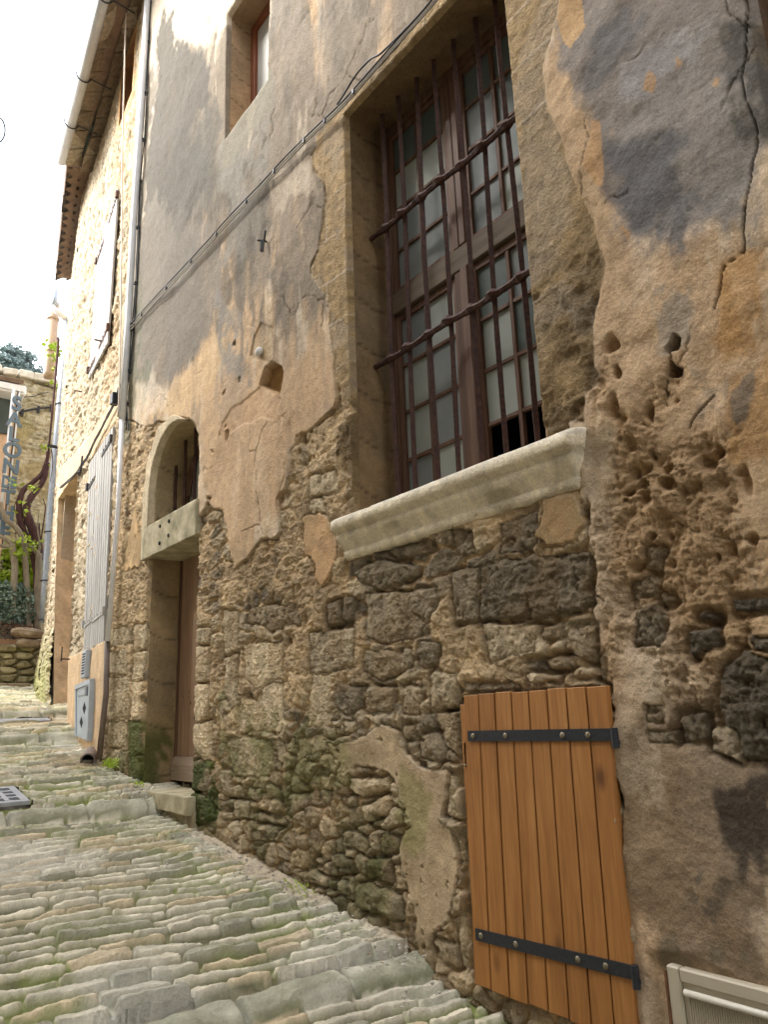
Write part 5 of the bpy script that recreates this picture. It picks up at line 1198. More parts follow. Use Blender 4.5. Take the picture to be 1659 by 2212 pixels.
# grey meter cupboard with two diamond cut-outs, and the vent above it
def make_cupboard():
    TL, TR, BR, BL = [np.array(PA.hit(*p)) for p in ((180.5, 1481), (214, 1466), (209, 1600), (181, 1589))]
    def at(t, u): return (TL*(1-t)+TR*t)*(1-u)+(BL*(1-t)+BR*t)*u
    c = at(.5, 1)
    t = thing('meter_box', 'grey painted metal meter cupboard with two dark diamond cut-outs under the shuttered window', 'meter box', PA.P(c[0], c[1], .06))
    def slab(bm, t0, t1, u0, u1, o0, o1):
        vs = []
        for (a, b) in ((t0, u0), (t1, u0), (t1, u1), (t0, u1)):
            p = at(a, b)
            for d in (o0, o1): vs.append(bm.verts.new(PA.P(p[0], p[1], d)))
        for q in ((0,2,4,6), (1,7,5,3), (0,1,3,2), (2,3,5,4), (4,5,7,6), (6,7,1,0)): bm.faces.new([vs[k] for k in q])
    bm = bmesh.new(); slab(bm, 0, 1, 0, .08, .03, .10); slab(bm, 0, .06, .08, 1, .03, .10); slab(bm, .94, 1, .08, 1, .03, .10)
    fin(bm, 'casing', M_BOXGREY, t)
    bm = bmesh.new(); slab(bm, .062, .938, .083, 1, .04, .085); slab(bm, .15, .80, .19, .235, .086, .094)
    for k in (.2, .4, .6): slab(bm, k, k+.03, .205, .22, .094, .100)
    d = fin(bm, 'door', M_BOXGREY, t)
    bm = bmesh.new(); slab(bm, .80, .92, .12, .27, .086, .115); fin(bm, 'lock', mat_plain('dull_lock', (.14, .15, .16), (.2, .21, .22), 10, .5, .3, .05), d)
    for (ct, cu) in ((.62, .47), (.42, .72)):
        bm = bmesh.new(); vs = []
        for (a, b) in ((ct, cu-.115), (ct+.13, cu), (ct, cu+.115), (ct-.13, cu)): p = at(a, b); vs.append(bm.verts.new(PA.P(p[0], p[1], .0865)))
        bm.faces.new(vs); fin(bm, 'diamond_opening', M_DARK, d)  # flat black diamond drawn for the shade in a cut-out
    bm = bmesh.new(); p = PA.hit(203, 1404)
    q = PA.hit(195, 1470)
    s0, s1 = p[0]-.06, p[0]+.16; z0, z1_ = 2.10, 2.40
    v = thing('wall_vent', 'grey metal vent grille with fine slots on the peach render above the meter cupboard', 'vent', PA.P((s0+s1)/2, z0, .05))
    pbox(bm, PA, s0, s1, z0, z1_, .04, .10); fin(bm, 'cover', M_BOXGREY, v, bevel=.01)
    for k in range(8):
        bm = bmesh.new(); pbox(bm, PA, s0+.03, s1-.05, z0+.04+.030*k, z0+.054+.030*k, .10, .103); fin(bm, 'slot', M_DARK, v)  # black strip laid on as the shade of a slot
make_cupboard()

# ---- eaves, roof and gutter
def eave(name, o0, o1, w0, w1, parent, pitch=.22, drop=.0, mat=M_TILEG):
    """rows of half-round tiles bedded in mortar, outer edge o0-o1, meeting the wall along w0-w1"""
    o0, o1, w0, w1 = map(Vector, (o0, o1, w0, w1)); L = (o1-o0).length; n = int(L/pitch)
    bm = bmesh.new(); mo = bmesh.new()
    for row, (fo, up) in enumerate(((.52, -.0), (1.0, .0))):
        for i in range(n):
            t = (i+.5)/n; a = w0.lerp(w1, t); b = o0.lerp(o1, t); d = (o1-o0).normalized()
            tip = a.lerp(b, fo+random.uniform(-.09, .05)); root = a.lerp(b, 0 if row == 0 else .35); root.z = a.z+.0 if row == 0 else root.z
            up_ = Vector((0, 0, 1)); r = pitch*.5
            ra = []; rb = []; k = 7
            zz = -.10 if row == 0 else .0
            for j in range(k+1):
                an = math.pi*j/k; off = d*(math.cos(an)*r)+up_*(math.sin(an)*r*.75+zz)
                off2 = d*(math.cos(an)*(r-.018))+up_*(math.sin(an)*(r-.018)*.75+zz)
                ra.append((bm.verts.new(root+off), bm.verts.new(tip+off))); rb.append((bm.verts.new(root+off2), bm.verts.new(tip+off2)))
            for j in range(k):
                bm.faces.new((ra[j][0], ra[j+1][0], ra[j+1][1], ra[j][1])); bm.faces.new((rb[j][0], rb[j][1], rb[j+1][1], rb[j+1][0]))
                bm.faces.new((ra[j][1], ra[j+1][1], rb[j+1][1], rb[j][1]))
            tl = tip.lerp(root, .06)
            if row == 0:
                box(mo, (root+tl)/2+Vector((0, 0, .0)), ((tl-root).length, pitch*.72, .07), ((tl-root).normalized(), d, Vector((0, 0, 1))), .008)
        # bedding course between the rows
        a0, a1 = w0.lerp(o0, fo*.93 if row == 0 else .9), w1.lerp(o1, fo*.93 if row == 0 else .9)
    m = (w0+w1)/2
    fin(mo, 'eave_mortar', M_MORTAR, parent)
    return fin(bm, name, mat, parent)
go0 = PA.P(-.35, 10.45, .45); go1 = PA.P(3.02, 10.12, .45)
wj0 = PA.P(-.35, 10.88); wj1 = PA.P(3.12, 10.35)
bm = bmesh.new()
# plastered cove (génoise) under the gutter, in rough courses
rs = np.random.RandomState(5)
nseg = 9
for i in range(nseg):
    t0, t1 = i/nseg, (i+1)/nseg
    for k, (f0, f1, dz) in enumerate(((0, .42, -.10), (.40, .98, .02))):
        a = wj0.lerp(wj1, t0+.003); b = wj0.lerp(wj1, t1-.003); c = go0.lerp(go1, t0+.003); d = go0.lerp(go1, t1-.003)
        p = [a.lerp(c, f0), b.lerp(d, f0), b.lerp(d, f1), a.lerp(c, f1)]
        jj = [Vector((rs.uniform(-.015, .015), rs.uniform(-.015, .015), rs.uniform(-.02, .02))) for _ in range(4)]
        lo = [bm.verts.new(q+Vector((0, 0, dz))+j) for q, j in zip(p, jj)]; hi = [bm.verts.new(q+Vector((0, 0, .16))) for q in p]
        bm.faces.new(lo); bm.faces.new(hi[::-1])
        for m in range(4): bm.faces.new((lo[m], lo[(m+1) % 4], hi[(m+1) % 4], hi[m]))
fin(bm, 'eave_soffit', M_SOFF, H2)
# tiled eave beyond the end of the gutter
rb_ = ray(26, 1560); rb_ = Vector(rb_/np.linalg.norm(rb_)); p0 = Vector(at_y(143, 366, 11.15)); k_ = 13.9/11.15-1
p1 = p0+rb_*(p0-Vector(CAM)).length*k_*1.0
w0_ = Vector(at_y(199, 352, 11.35)); rw = ray(10, 1560); rw = Vector(rw/np.linalg.norm(rw)); w1_ = w0_+rw*3.6
eave('eave_tiles', p0, p1, w0_, w1_, H2)
eave('eave_tiles', PA.P(1.9, 10.40, .36), PA.P(3.05, 10.26, .36), PA.P(1.9, 10.55, .05), PA.P(3.05, 10.36, .05), H2)
bm = bmesh.new()
up_ = Vector((3.2, 1.0, 1.25))
def quad(bm, a, b, c, d): bm.faces.new([bm.verts.new(v) for v in (a, b, c, d)])
quad(bm, go0+Vector((.05, 0, .10)), go1+Vector((.05, 0, .10)), go1+up_, go0+up_); quad(bm, p0+Vector((0, 0, .08)), p1+Vector((0, 0, .08)), p1+up_, p0+up_)
rf = fin(bm, 'roof', M_TILE, H2); md = rf.modifiers.new('thickness', 'SOLIDIFY'); md.thickness = .06
# gutter: half-round, white, held by dark brackets
def gutter(a, b, r, mat, parent):
    bm = bmesh.new(); a, b = Vector(a), Vector(b); d = (b-a).normalized(); side = d.cross(Vector((0, 0, 1))).normalized()
    ro = []; ri = []
    for p in (a, b):
        ro.append([bm.verts.new(p+side*math.cos(t)*r+Vector((0, 0, math.sin(t)*r))) for t in np.linspace(math.pi, 2*math.pi, 13)])
        ri.append([bm.verts.new(p+side*math.cos(t)*(r-.005)+Vector((0, 0, math.sin(t)*(r-.005)))) for t in np.linspace(math.pi, 2*math.pi, 13)])
    for i in range(12):
        bm.faces.new((ro[0][i], ro[0][i+1], ro[1][i+1], ro[1][i])); bm.faces.new((ri[0][i+1], ri[0][i], ri[1][i], ri[1][i+1]))
    bm.faces.new(ro[1]); bm.faces.new(ro[0][::-1])
    return fin(bm, 'gutter', mat, parent, smooth=True)
ga = PA.P(-1.2, 10.62, .50); gb = PA.P(2.98, 10.16, .50)
gutter(ga, gb, .072, M_GUT, H2)
for (x, y) in ((219, 82), (175, 224), (147, 337)):
    s, z = PA.hit(x, y, .50); c = PA.P(s, ga.z+(gb.z-ga.z)*((s+1.2)/4.18), .50)
    bm = bmesh.new(); pts = [c+Vector((-.094*math.cos(t), 0, .094*math.sin(t))) for t in np.linspace(.25, -math.pi, 16)]+[c+Vector((.40, .05, .03))]
    tube(bm, pts, .011, 5); fin(bm, 'gutter_bracket', M_BLACK, H2)

# ---- white plastic drainpipe at the party line, running down into the street
dp = thing('drainpipe', 'tall white drainpipe at the joint between the near house and the pale shuttered house', 'drainpipe', (-.08, 8.1, 1.3))
def hitp(pl, px, py, off): s, z = pl.hit(px, py, off); return pl.P(s, z, off)
pts = [hitp(PH, 318, -6, .10), hitp(PH, 300, 310, .10), hitp(PH, 288, 480, .10), hitp(PH, 276, 700, .10), hitp(PH, 263, 905, .10)]
bm = bmesh.new(); tube(bm, pts, .036, 12); fin(bm, 'pipe', M_WHITE, dp, smooth=True)
pts = [hitp(PH, 263, 905, .10), hitp(PH, 255, 1090, .10), hitp(PH, 232, 1385, .09)]
bm = bmesh.new(); tube(bm, pts, .026, 12); fin(bm, 'pipe', M_WHITE, dp, smooth=True)
bm = bmesh.new(); tube(bm, [hitp(PH, 231, 1386, .08), hitp(PH, 228, 1500, .08), hitp(PH, 213, 1640, .08)], .028, 12); fin(bm, 'pipe', M_BROWNPIPE, dp, smooth=True)
bm = bmesh.new(); c = Vector((-.16, 8.02, 1.27)); d = Vector((-.35, -.9, -.12)).normalized()
rg = []
tube(bm, [c+d*(-.35), c+d*.06], .072, 18, cap=False); tube(bm, [c+d*.06, c+d*.0601], [.072, .058], 18, cap=False); tube(bm, [c+d*.06, c+d*(-.2)], .058, 18, cap=False)
vs = []; fin(bm, 'outlet', M_BROWNPIPE, dp, smooth=True)
bm = bmesh.new(); bmesh.ops.create_cone(bm, cap_ends=True, segments=18, radius1=.058, radius2=.058, depth=.004, matrix=Matrix.Translation(c-d*.1) @ d.to_track_quat('Z', 'Y').to_matrix().to_4x4()); fin(bm, 'outlet_depth', M_DARK, dp)  # black disc closes the outlet as its inner shade
cb = thing('cable_run', 'thin black cables tied down the right side of the white drainpipe', 'cable', (-.1, 7.9, 6))
pth = [(322, -6), (318, 80), (313, 190), (307, 290), (300, 380), (296, 480), (291, 600), (284, 700), (277, 790), (270, 860), (272, 930)]
for k in range(2):
    cable('cable', [wallpt(x+1.5+k*2.2+random.uniform(-1.2, 1.2), y, .06) for x, y in pth], .007, M_CABLE, parent=cb)
for x, y in pth[:-1]:
    bm = bmesh.new(); box(bm, wallpt(x+2, y+12, .06), (.04, .035, .035)); fin(bm, 'clip', M_CABLE, cb)
cw = cable('cord', [hitp(PA, 272, -5, .20), hitp(PA, 268, 150, .18), hitp(PA, 264, 300, .15), hitp(PA, 262, 520, .12), hitp(PA, 258, 800, .10), hitp(PA, 254, 900, .09)], .009, M_CABLEW)
tag(cw, 'thin pale cord hanging down the limestone wall beside the tall narrow shutters', 'cord')
# twisted dark cable under the eaves, cable over the door band
ce = thing('cable_run', 'twisted dark green cable looped along the underside of the tiled eaves', 'cable', PA.P(2, 10, .2))
pe = [PA.P(-.3, 10.76, .16), PA.P(.5, 10.62, .17), PA.P(1.2, 10.54, .18), PA.P(2.0, 10.42, .18), PA.P(2.8, 10.30, .18)]
pe += [w0_.lerp(w1_, t)+Vector((-.14-.03*t, 0, -.03)) for t in (.08, .3, .6, .9)]
M_CABLEGR = mat_plain('dark_green_cable', (.03, .045, .04), (.06, .085, .075), 30, .6, 0, .1)
for k in range(3): cable('cable', [p+Vector((random.uniform(-.02, .02), 0, random.uniform(-.02, .02))) for p in pe], .014, M_CABLEGR, parent=ce, wob=.012)
for p in pe[::1]:
    bm = bmesh.new(); tube(bm, [p+Vector((-.03, 0, 0)), p+Vector((.16, .03, .02))], .006, 5); fin(bm, 'hook', M_BLACK, ce)
cd = thing('cable_run', 'dark cable sagging across the limestone wall above the lower shutters and doorway', 'cable', PA.P(2, 5.2, .1))
zc = [(258, 830), (246, 868), (228, 905), (205, 950), (188, 985), (178, 1000), (160, 1025), (129, 1052)]
for k in range(2): cable('cable', [hitp(PA, x+random.uniform(-.8, .8), y+k*3, .07) for x, y in zc], .010, M_CABLE, parent=cd, wob=.006)
bm = bmesh.new(); box(bm, hitp(PA, 247, 862, .08), (.08, .10, .14)); fin(bm, 'junction_box', M_BLACK, cd, bevel=.01)
cable('cable', [hitp(PA, 177, 985, .07), hitp(PA, 174, 1010, .08), hitp(PA, 171, 1026, .09), hitp(PA, 168, 1020, .12)], .014, M_CABLE, parent=cd)

# ---- zinc downpipe at the far corner, with its own little elbow pipe
zp = thing('drainpipe', 'tall zinc drainpipe with dark brackets at the far corner, beside the vine', 'drainpipe', at_y(95, 1480, 14.7))
yz = 14.75
ps = [Vector(at_y(*p, yz)) for p in ((110, 662), (145, 693))]
bm = bmesh.new(); tube(bm, ps, .055, 12); fin(bm, 'elbow', M_WHITE, zp, smooth=True)
ps = [Vector(at_y(*p, yz)) for p in ((145.5, 690), (142, 760), (133, 850), (118, 1010), (108, 1130), (100, 1260), (93.5, 1345))]
bm = bmesh.new(); tube(bm, ps, [.065, .068, .085, .085, .085, .085, .08], 14); fin(bm, 'pipe', M_ZINC, zp, smooth=True)
ps = [Vector(at_y(*p, yz-.05)) for p in ((90, 1398), (94, 1402), (95.5, 1425), (94, 1480))]
bm = bmesh.new(); tube(bm, ps, .045, 10); fin(bm, 'pipe', M_ZINC, zp, smooth=True)
for (x, y) in ((130, 850+24), (106, 1150), (99, 1255), (94, 1340), (95, 1440)):
    c = Vector(at_y(x, y, yz)); bm = bmesh.new(); tube(bm, [c+Vector((.095*math.cos(t), .095*math.sin(t), 0)) for t in np.linspace(0, 2*math.pi, 14)], .012, 5)
    tube(bm, [c+Vector((.09, 0, 0)), c+Vector((.26, .03, 0))], .010, 5); fin(bm, 'bracket', M_BLACK, zp)
c1_ = thing('cable_run', 'dark cables running down the wall corner just right of the zinc drainpipe', 'cable', at_y(120, 1100, 14.6))
for k in range(2):
    cable('cable', [Vector(at_y(x+k*3+random.uniform(-.5, .5), y, 14.55)) for x, y in ((168, 560), (156, 660), (149, 760), (141, 860), (128, 1000), (116, 1140), (109, 1240), (103, 1300))], .016, M_CABLEGR, parent=c1_)
bm = bmesh.new(); box(bm, Vector(at_y(122, 966, 14.5)), (.34, .04, .05)); fin(bm, 'clamp', M_BLACK, c1_)
pq = PB.P(.55, 0, .02)
bm = bmesh.new(); c = Vector(at_y(121.5, 1116, 13.3)); fr = (Vector(-PB.n), Vector(PB.d), Vector((0, 0, 1)))
box(bm, c, (.02, .42, .34), fr); tag(fin(bm, 'street_plaque', M_BLUE, bevel=.006), 'small blue enamel plaque on the wall corner beside the plastered doorway', 'plaque')

# ================================================================== top of the street
YB = 17.4
def make_back():
    hb = thing('stone_cottage', 'stone walled building closing the top of the street, cable across its upper courses', 'house', at_y(60, 1350, YB))
    pl = Plane(-1.2, YB, 90)                     # faces the camera
    pl = type('P', (), {})()
    x0, x1 = -2.0, 2.6; z0, z1_ = 1.8, at_y(70, 818, YB)[2]
    S = np.arange(x0, x1, .022); Z = np.arange(z0, z1_+.5, .022)
    f = Field(S, Z); X, Z_ = f.SS, f.ZZ
    WX = X+.05*fbm(X*2, Z_*4, 800, 4)*2; WZ = Z_+.045*fbm(X*2+5, Z_*4, 804, 4)*2
    a1, a2, ai = voro(WX/.42, WZ/.095, 808); st = sst(.02, .16, a2-a1)*sst(-.14, .04, fbm(X*2.5, Z_*3, 806, 4)); fine = fbm(X*9, Z_*14, 812, 5)
    f.H[:] = st*.035*(.4+ai)+.03*fine+.03*(.5-bil(X*6, Z_*12, 810, 5))
    c = lin(200,190,162)*(1-.45*ai[..., None])+lin(156,146,118)*.45*ai[..., None]
    f.C[:] = (lin(176,160,122)*(1-st[..., None])+c*st[..., None])*(1+.7*fine)[..., None]
    y = sst(.0, .2, fbm(X*1.4, Z_*1.0, 816, 4))[..., None]*.4; f.C = f.C*(1-y)+lin(172,164,116)*y
    top = z1_-.10+.10*fbm(X*1.5, X*0, 820, 3)*2+.16*(X-x0)/(x1-x0)*0
    sm = (Z_[:-1, :-1] > (top)[:-1, :-1])
    nz = len(Z); co = np.stack([X, YB-f.H, Z_], -1)-np.array(hb.location); idx = np.arange(len(S)*nz).reshape(len(S), nz)
    q = np.stack([idx[:-1, :-1], idx[1:, :-1], idx[1:, 1:], idx[:-1, 1:]], -1)[~sm]
    raw_mesh('wall', co.reshape(-1, 3), q, f.C.reshape(-1, 3), f.G.reshape(-1), M_WALL2, hb)
    bm = bmesh.new(); zt = z1_-.1
    box(bm, (.3, YB+1.6, 1+zt/2-.2), (4.5, 3.0, zt-1.2)); fin(bm, 'rear_walls', M_MORTAR, hb)
    bm = bmesh.new(); n = 14
    for i in range(n):
        x = x0+(x1-x0)*(i+.5)/n; box(bm, (x, YB+.06, z1_+.0+random.uniform(-.03, .03)), ((x1-x0)/n*.96, .42, .16), None, .02)
    fin(bm, 'coping', mat_plain('pale_coping_stone', lin(190,180,156), lin(226,220,204), 6, .9, 0, .4, dist=.01), hb, bevel=.02)
    # near-black slab for the shade of an opening, stone lintel above, behind the vine
    a = at_y(76, 1205, YB); b = at_y(96, 1330, YB)
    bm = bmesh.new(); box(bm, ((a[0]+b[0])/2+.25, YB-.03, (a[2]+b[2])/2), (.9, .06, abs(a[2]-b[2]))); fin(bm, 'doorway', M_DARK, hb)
    bm = bmesh.new(); box(bm, ((a[0]+b[0])/2+.25, YB-.06, a[2]+.16), (1.4, .12, .30), None, .01); fin(bm, 'lintel', M_BOULD, hb, bevel=.02)
    t = thing('cable_run', 'two dark cables crossing the upper stones of the cottage at the top of the street', 'cable', at_y(60, 900, YB))
    for pts, r in (([(28, 898), (42, 891), (60, 886), (85, 882), (108, 880)], .022), ([(24, 872), (30, 864), (50, 858), (72, 856), (90, 850), (104, 848)], .010)):
        cable('cable', [Vector(at_y(x, y, YB-.10)) for x, y in pts], r, M_CABLE, parent=t)
    for x, y in ((47, 890), (82, 883), (110, 880)):
        bm = bmesh.new(); box(bm, Vector(at_y(x, y+2, YB-.09)), (.05, .06, .16)); fin(bm, 'clip', M_CABLE, t)
make_back()
def make_orange():
    yo = 16.6
    ho = thing('ochre_house', 'ochre rendered house with a pale eave at the left edge behind the vertical sign', 'house', at_y(5, 1350, yo))
    xr = at_y(19, 1000, yo)[0]; zt = at_y(10, 858, yo)[2]
    S = np.arange(xr-4.5, xr+.02, .05); Z = np.arange(1.5, zt, .05)
    f = Field(S, Z); g = fbm(f.SS*1.5, f.ZZ*.8, 830, 5); f.C[:] = (lin(216,180,146)*(1+.4*g)[..., None]); st = sst(.05, .25, fbm(f.SS*1.1, f.ZZ*.5, 835, 4))[..., None]*.5; f.C = f.C*(1-st)+lin(228,206,184)*st
    f.H[:] = .02*g; f.G *= .4
    co = np.stack([f.SS, yo-f.H, f.ZZ], -1)-np.array(ho.location); idx = np.arange(co.shape[0]*co.shape[1]).reshape(co.shape[:2])
    raw_mesh('wall', co.reshape(-1, 3), np.stack([idx[:-1, :-1], idx[1:, :-1], idx[1:, 1:], idx[:-1, 1:]], -1).reshape(-1, 4), f.C.reshape(-1, 3), f.G.reshape(-1), M_WALL, ho)
    bm = bmesh.new(); box(bm, (xr-2.25, yo+.36, 1.5+(zt-1.5)/2), (4.5, .70, zt-1.5)); fin(bm, 'side_wall', M_OCHRE, ho)
    bm = bmesh.new(); a = at_y(32, 848, yo-.3)
    box(bm, (a[0]-2.2, yo-.05, zt+.04), (4.75, .9, .20)); fin(bm, 'eave', M_WHITE, ho, bevel=.03)
    bm = bmesh.new(); vs = [bm.verts.new(p) for p in ((a[0]+.1, yo-.5, zt+.16), (xr-4.5, yo-.5, zt+.16), (xr-4.5, yo+.8, zt+.75), (a[0]+.1, yo+.8, zt+.65))]; bm.faces.new(vs)
    r = fin(bm, 'roof', M_TILE, ho); r.modifiers.new('thickness', 'SOLIDIFY').thickness = .08
    bm = bmesh.new(); c = Vector(at_y(4, 878, yo)); box(bm, (c.x-.1, yo-.03, c.z-.15), (.5, .06, .9)); fin(bm, 'window', M_PANED, ho)
make_orange()

# ---- vertical sign, letter by letter on a white tube
def make_sign():
    ys = 15.6
    t = thing('hanging_sign', 'tall vertical sign of blue grey cut-out letters reading SALON DE THE on white posts', 'sign', at_y(5, 1140, ys))
    for x_off in (0, .11):
        a = Vector(at_y(34, 862, ys+.03))+Vector((x_off-.06, 0, .2)); b = Vector(at_y(9, 1145, ys+.03))+Vector((x_off-.10, 0, -.3))
        bm = bmesh.new(); tube(bm, [a, b], .034 if x_off == 0 else .014, 8); fin(bm, 'post', M_WHITE, t, smooth=True)
    bm = bmesh.new(); tube(bm, [Vector(at_y(34, 862, ys+.06))+Vector((.02, 0, .2)), Vector(at_y(9, 1145, ys+.06))+Vector((-.02, 0, -.3))], .012, 6); fin(bm, 'post', M_VINE, t)
    a = Vector(at_y(34, 858, ys+.03)); bm = bmesh.new(); box(bm, a+Vector((-.35, .02, .19)), (.95, .07, .10)); fin(bm, 'arm', M_WHITE, t)
    for ch, x, y, sz, wd in (('S', 34.7, 873, .30, 1.0), ('A', 29.8, 907, .30, 1.0), ('L', 27.9, 939.5, .30, 1.0), ('O', 25.4, 974, .31, 1.0), ('N', 22.4, 1009.5, .30, 1.0), ('DE', 18.4, 1043, .24, .66), ('T', 16, 1075.5, .30, 1.0), ('H', 13, 1110, .30, 1.0), ('E', 9.5, 1141, .28, 1.0)):
        cu = bpy.data.curves.new('letter', 'FONT'); cu.body = ch; cu.extrude = .018; cu.offset = .011; cu.align_x = 'CENTER'; cu.align_y = 'CENTER'; cu.size = sz*1.36
        o = bpy.data.objects.new('tmp', cu); COL.objects.link(o)
        dg = bpy.context.evaluated_depsgraph_get(); me = bpy.data.meshes.new_from_object(o.evaluated_get(dg)); bpy.data.objects.remove(o)
        p = Vector(at_y(x, y, ys))-t.location
        me.transform(Matrix.Translation(p) @ Matrix.Rotation(rad(90), 4, 'X') @ Matrix.Diagonal((wd, 1, 1, 1)))
        me.materials.clear(); link('letter', me, M_SIGN, t)
make_sign()

# ---- dry-stone garden wall, boulders and plank
def make_garden():
    yg = 15.0; x0, x1 = -2.2, at_y(94, 1440, yg)[0]; z0 = at_y(50, 1490, yg)[2]-.1; z1_ = at_y(50, 1397, yg)[2]
    S = np.arange(x0, x1, .009); Z = np.arange(z0, z1_, .009); f = Field(S, Z); X, Z_ = f.SS, f.ZZ
    WX = X+.02*fbm(X*4, Z_*4, 850, 4)*2; WZ = Z_+.02*fbm(X*4+4, Z_*4, 853, 4)*2
    a1, a2, ai = voro(WX/.30, WZ/.125, 856, .6); e = a2-a1; st = sst(.03, .35, e); fine = fbm(X*12, Z_*12, 860, 5)
    f.H[:] = st*.11*(.6+.5*ai)+.03*fine
    c = lin(196,184,146)*(1-ai[..., None])+lin(150,136,98)*ai[..., None]
    f.C[:] = (lin(84,78,58)*(1-sst(.01, .07, e)[..., None])+c*sst(.01, .07, e)[..., None])*(1+.9*fine)[..., None]
    g = (sst(-.02, .14, fbm(X*3, Z_*3, 864, 4))*.5)[..., None]; f.C = f.C*(1-g)+lin(122,124,70)*g
    co = np.stack([X, yg-f.H, Z_], -1); idx = np.arange(co.shape[0]*co.shape[1]).reshape(co.shape[:2])
    t = thing('garden_wall', 'low dry stone retaining wall at the top of the cobbled street', 'wall', (-.5, yg, z0))
    raw_mesh('stone_face', (co-np.array(t.location)).reshape(-1, 3), np.stack([idx[:-1, :-1], idx[1:, :-1], idx[1:, 1:], idx[:-1, 1:]], -1).reshape(-1, 4), f.C.reshape(-1, 3), f.G.reshape(-1), M_WALL2, t)
    bm = bmesh.new(); box(bm, ((x0+x1)/2, yg+1.05, (z0+z1_)/2-.01), (x1-x0, 2.08, z1_-z0)); fin(bm, 'earth_fill', mat_plain('garden_soil', (.06, .045, .03), (.12, .09, .06), 9, 1, 0, .5, dist=.02), t)
    def boulder(px, py, sx, sz, lab, seed, rot=0):
        c = Vector(at_y(px, py, yg-.02)); bm = bmesh.new(); bmesh.ops.create_icosphere(bm, subdivisions=5, radius=1)
        pts = np.array([v.co[:] for v in bm.verts]); n = fbm(pts[:, 0]*1.2+pts[:, 2]*.7+5, pts[:, 1]*1.2+pts[:, 2]*.9+5, seed, 5); n2 = fbm(pts[:, 0]*5+pts[:, 2]*3+5, pts[:, 1]*5+pts[:, 2]*3+5, seed+9, 4)
        for v, k, k2 in zip(bm.verts, n, n2):
            q = v.co.copy(); q = Vector((math.copysign(abs(q.x)**.75, q.x), q.y, math.copysign(abs(q.z)**.8, q.z)))*(1+.5*float(k)+.10*float(k2)); v.co = c+Matrix.Rotation(rot, 3, 'Y') @ Vector((q.x*sx, q.y*.17, q.z*sz))
        tag(fin(bm, 'boulder', M_BOULD, smooth=True), lab, 'boulder', 'boulders on the garden wall')
    boulder(61, 1369, .29, .095, 'large tan boulder lying topmost at the end of the garden wall', 870, .08)
    boulder(61, 1391, .24, .085, 'orange tan boulder under the topmost one on the garden wall', 875, .10)
    c = Vector(at_y(10, 1386.5, yg-.05)); bm = bmesh.new(); box(bm, c+Vector((-.35, 0, 0)), (1.05, .07, .075), None, .006)
    tag(fin(bm, 'plank', mat_wood('old_plank', (.22, .12, .07), (.30, .17, .10), (.36, .23, .14), 'y', 6, .8), bevel=.006), 'brown wooden plank lying along the top of the garden wall', 'plank')
    # slab at the foot, left
    c = Vector(at_y(8, 1481, yg-.5)); bm = bmesh.new(); box(bm, c, (.7, .5, .06), None, .02); tag(fin(bm, 'stone_slab', M_BOULD, bevel=.01), 'flat stone slab lying on the cobbles at the foot of the garden wall', 'slab')
make_garden()

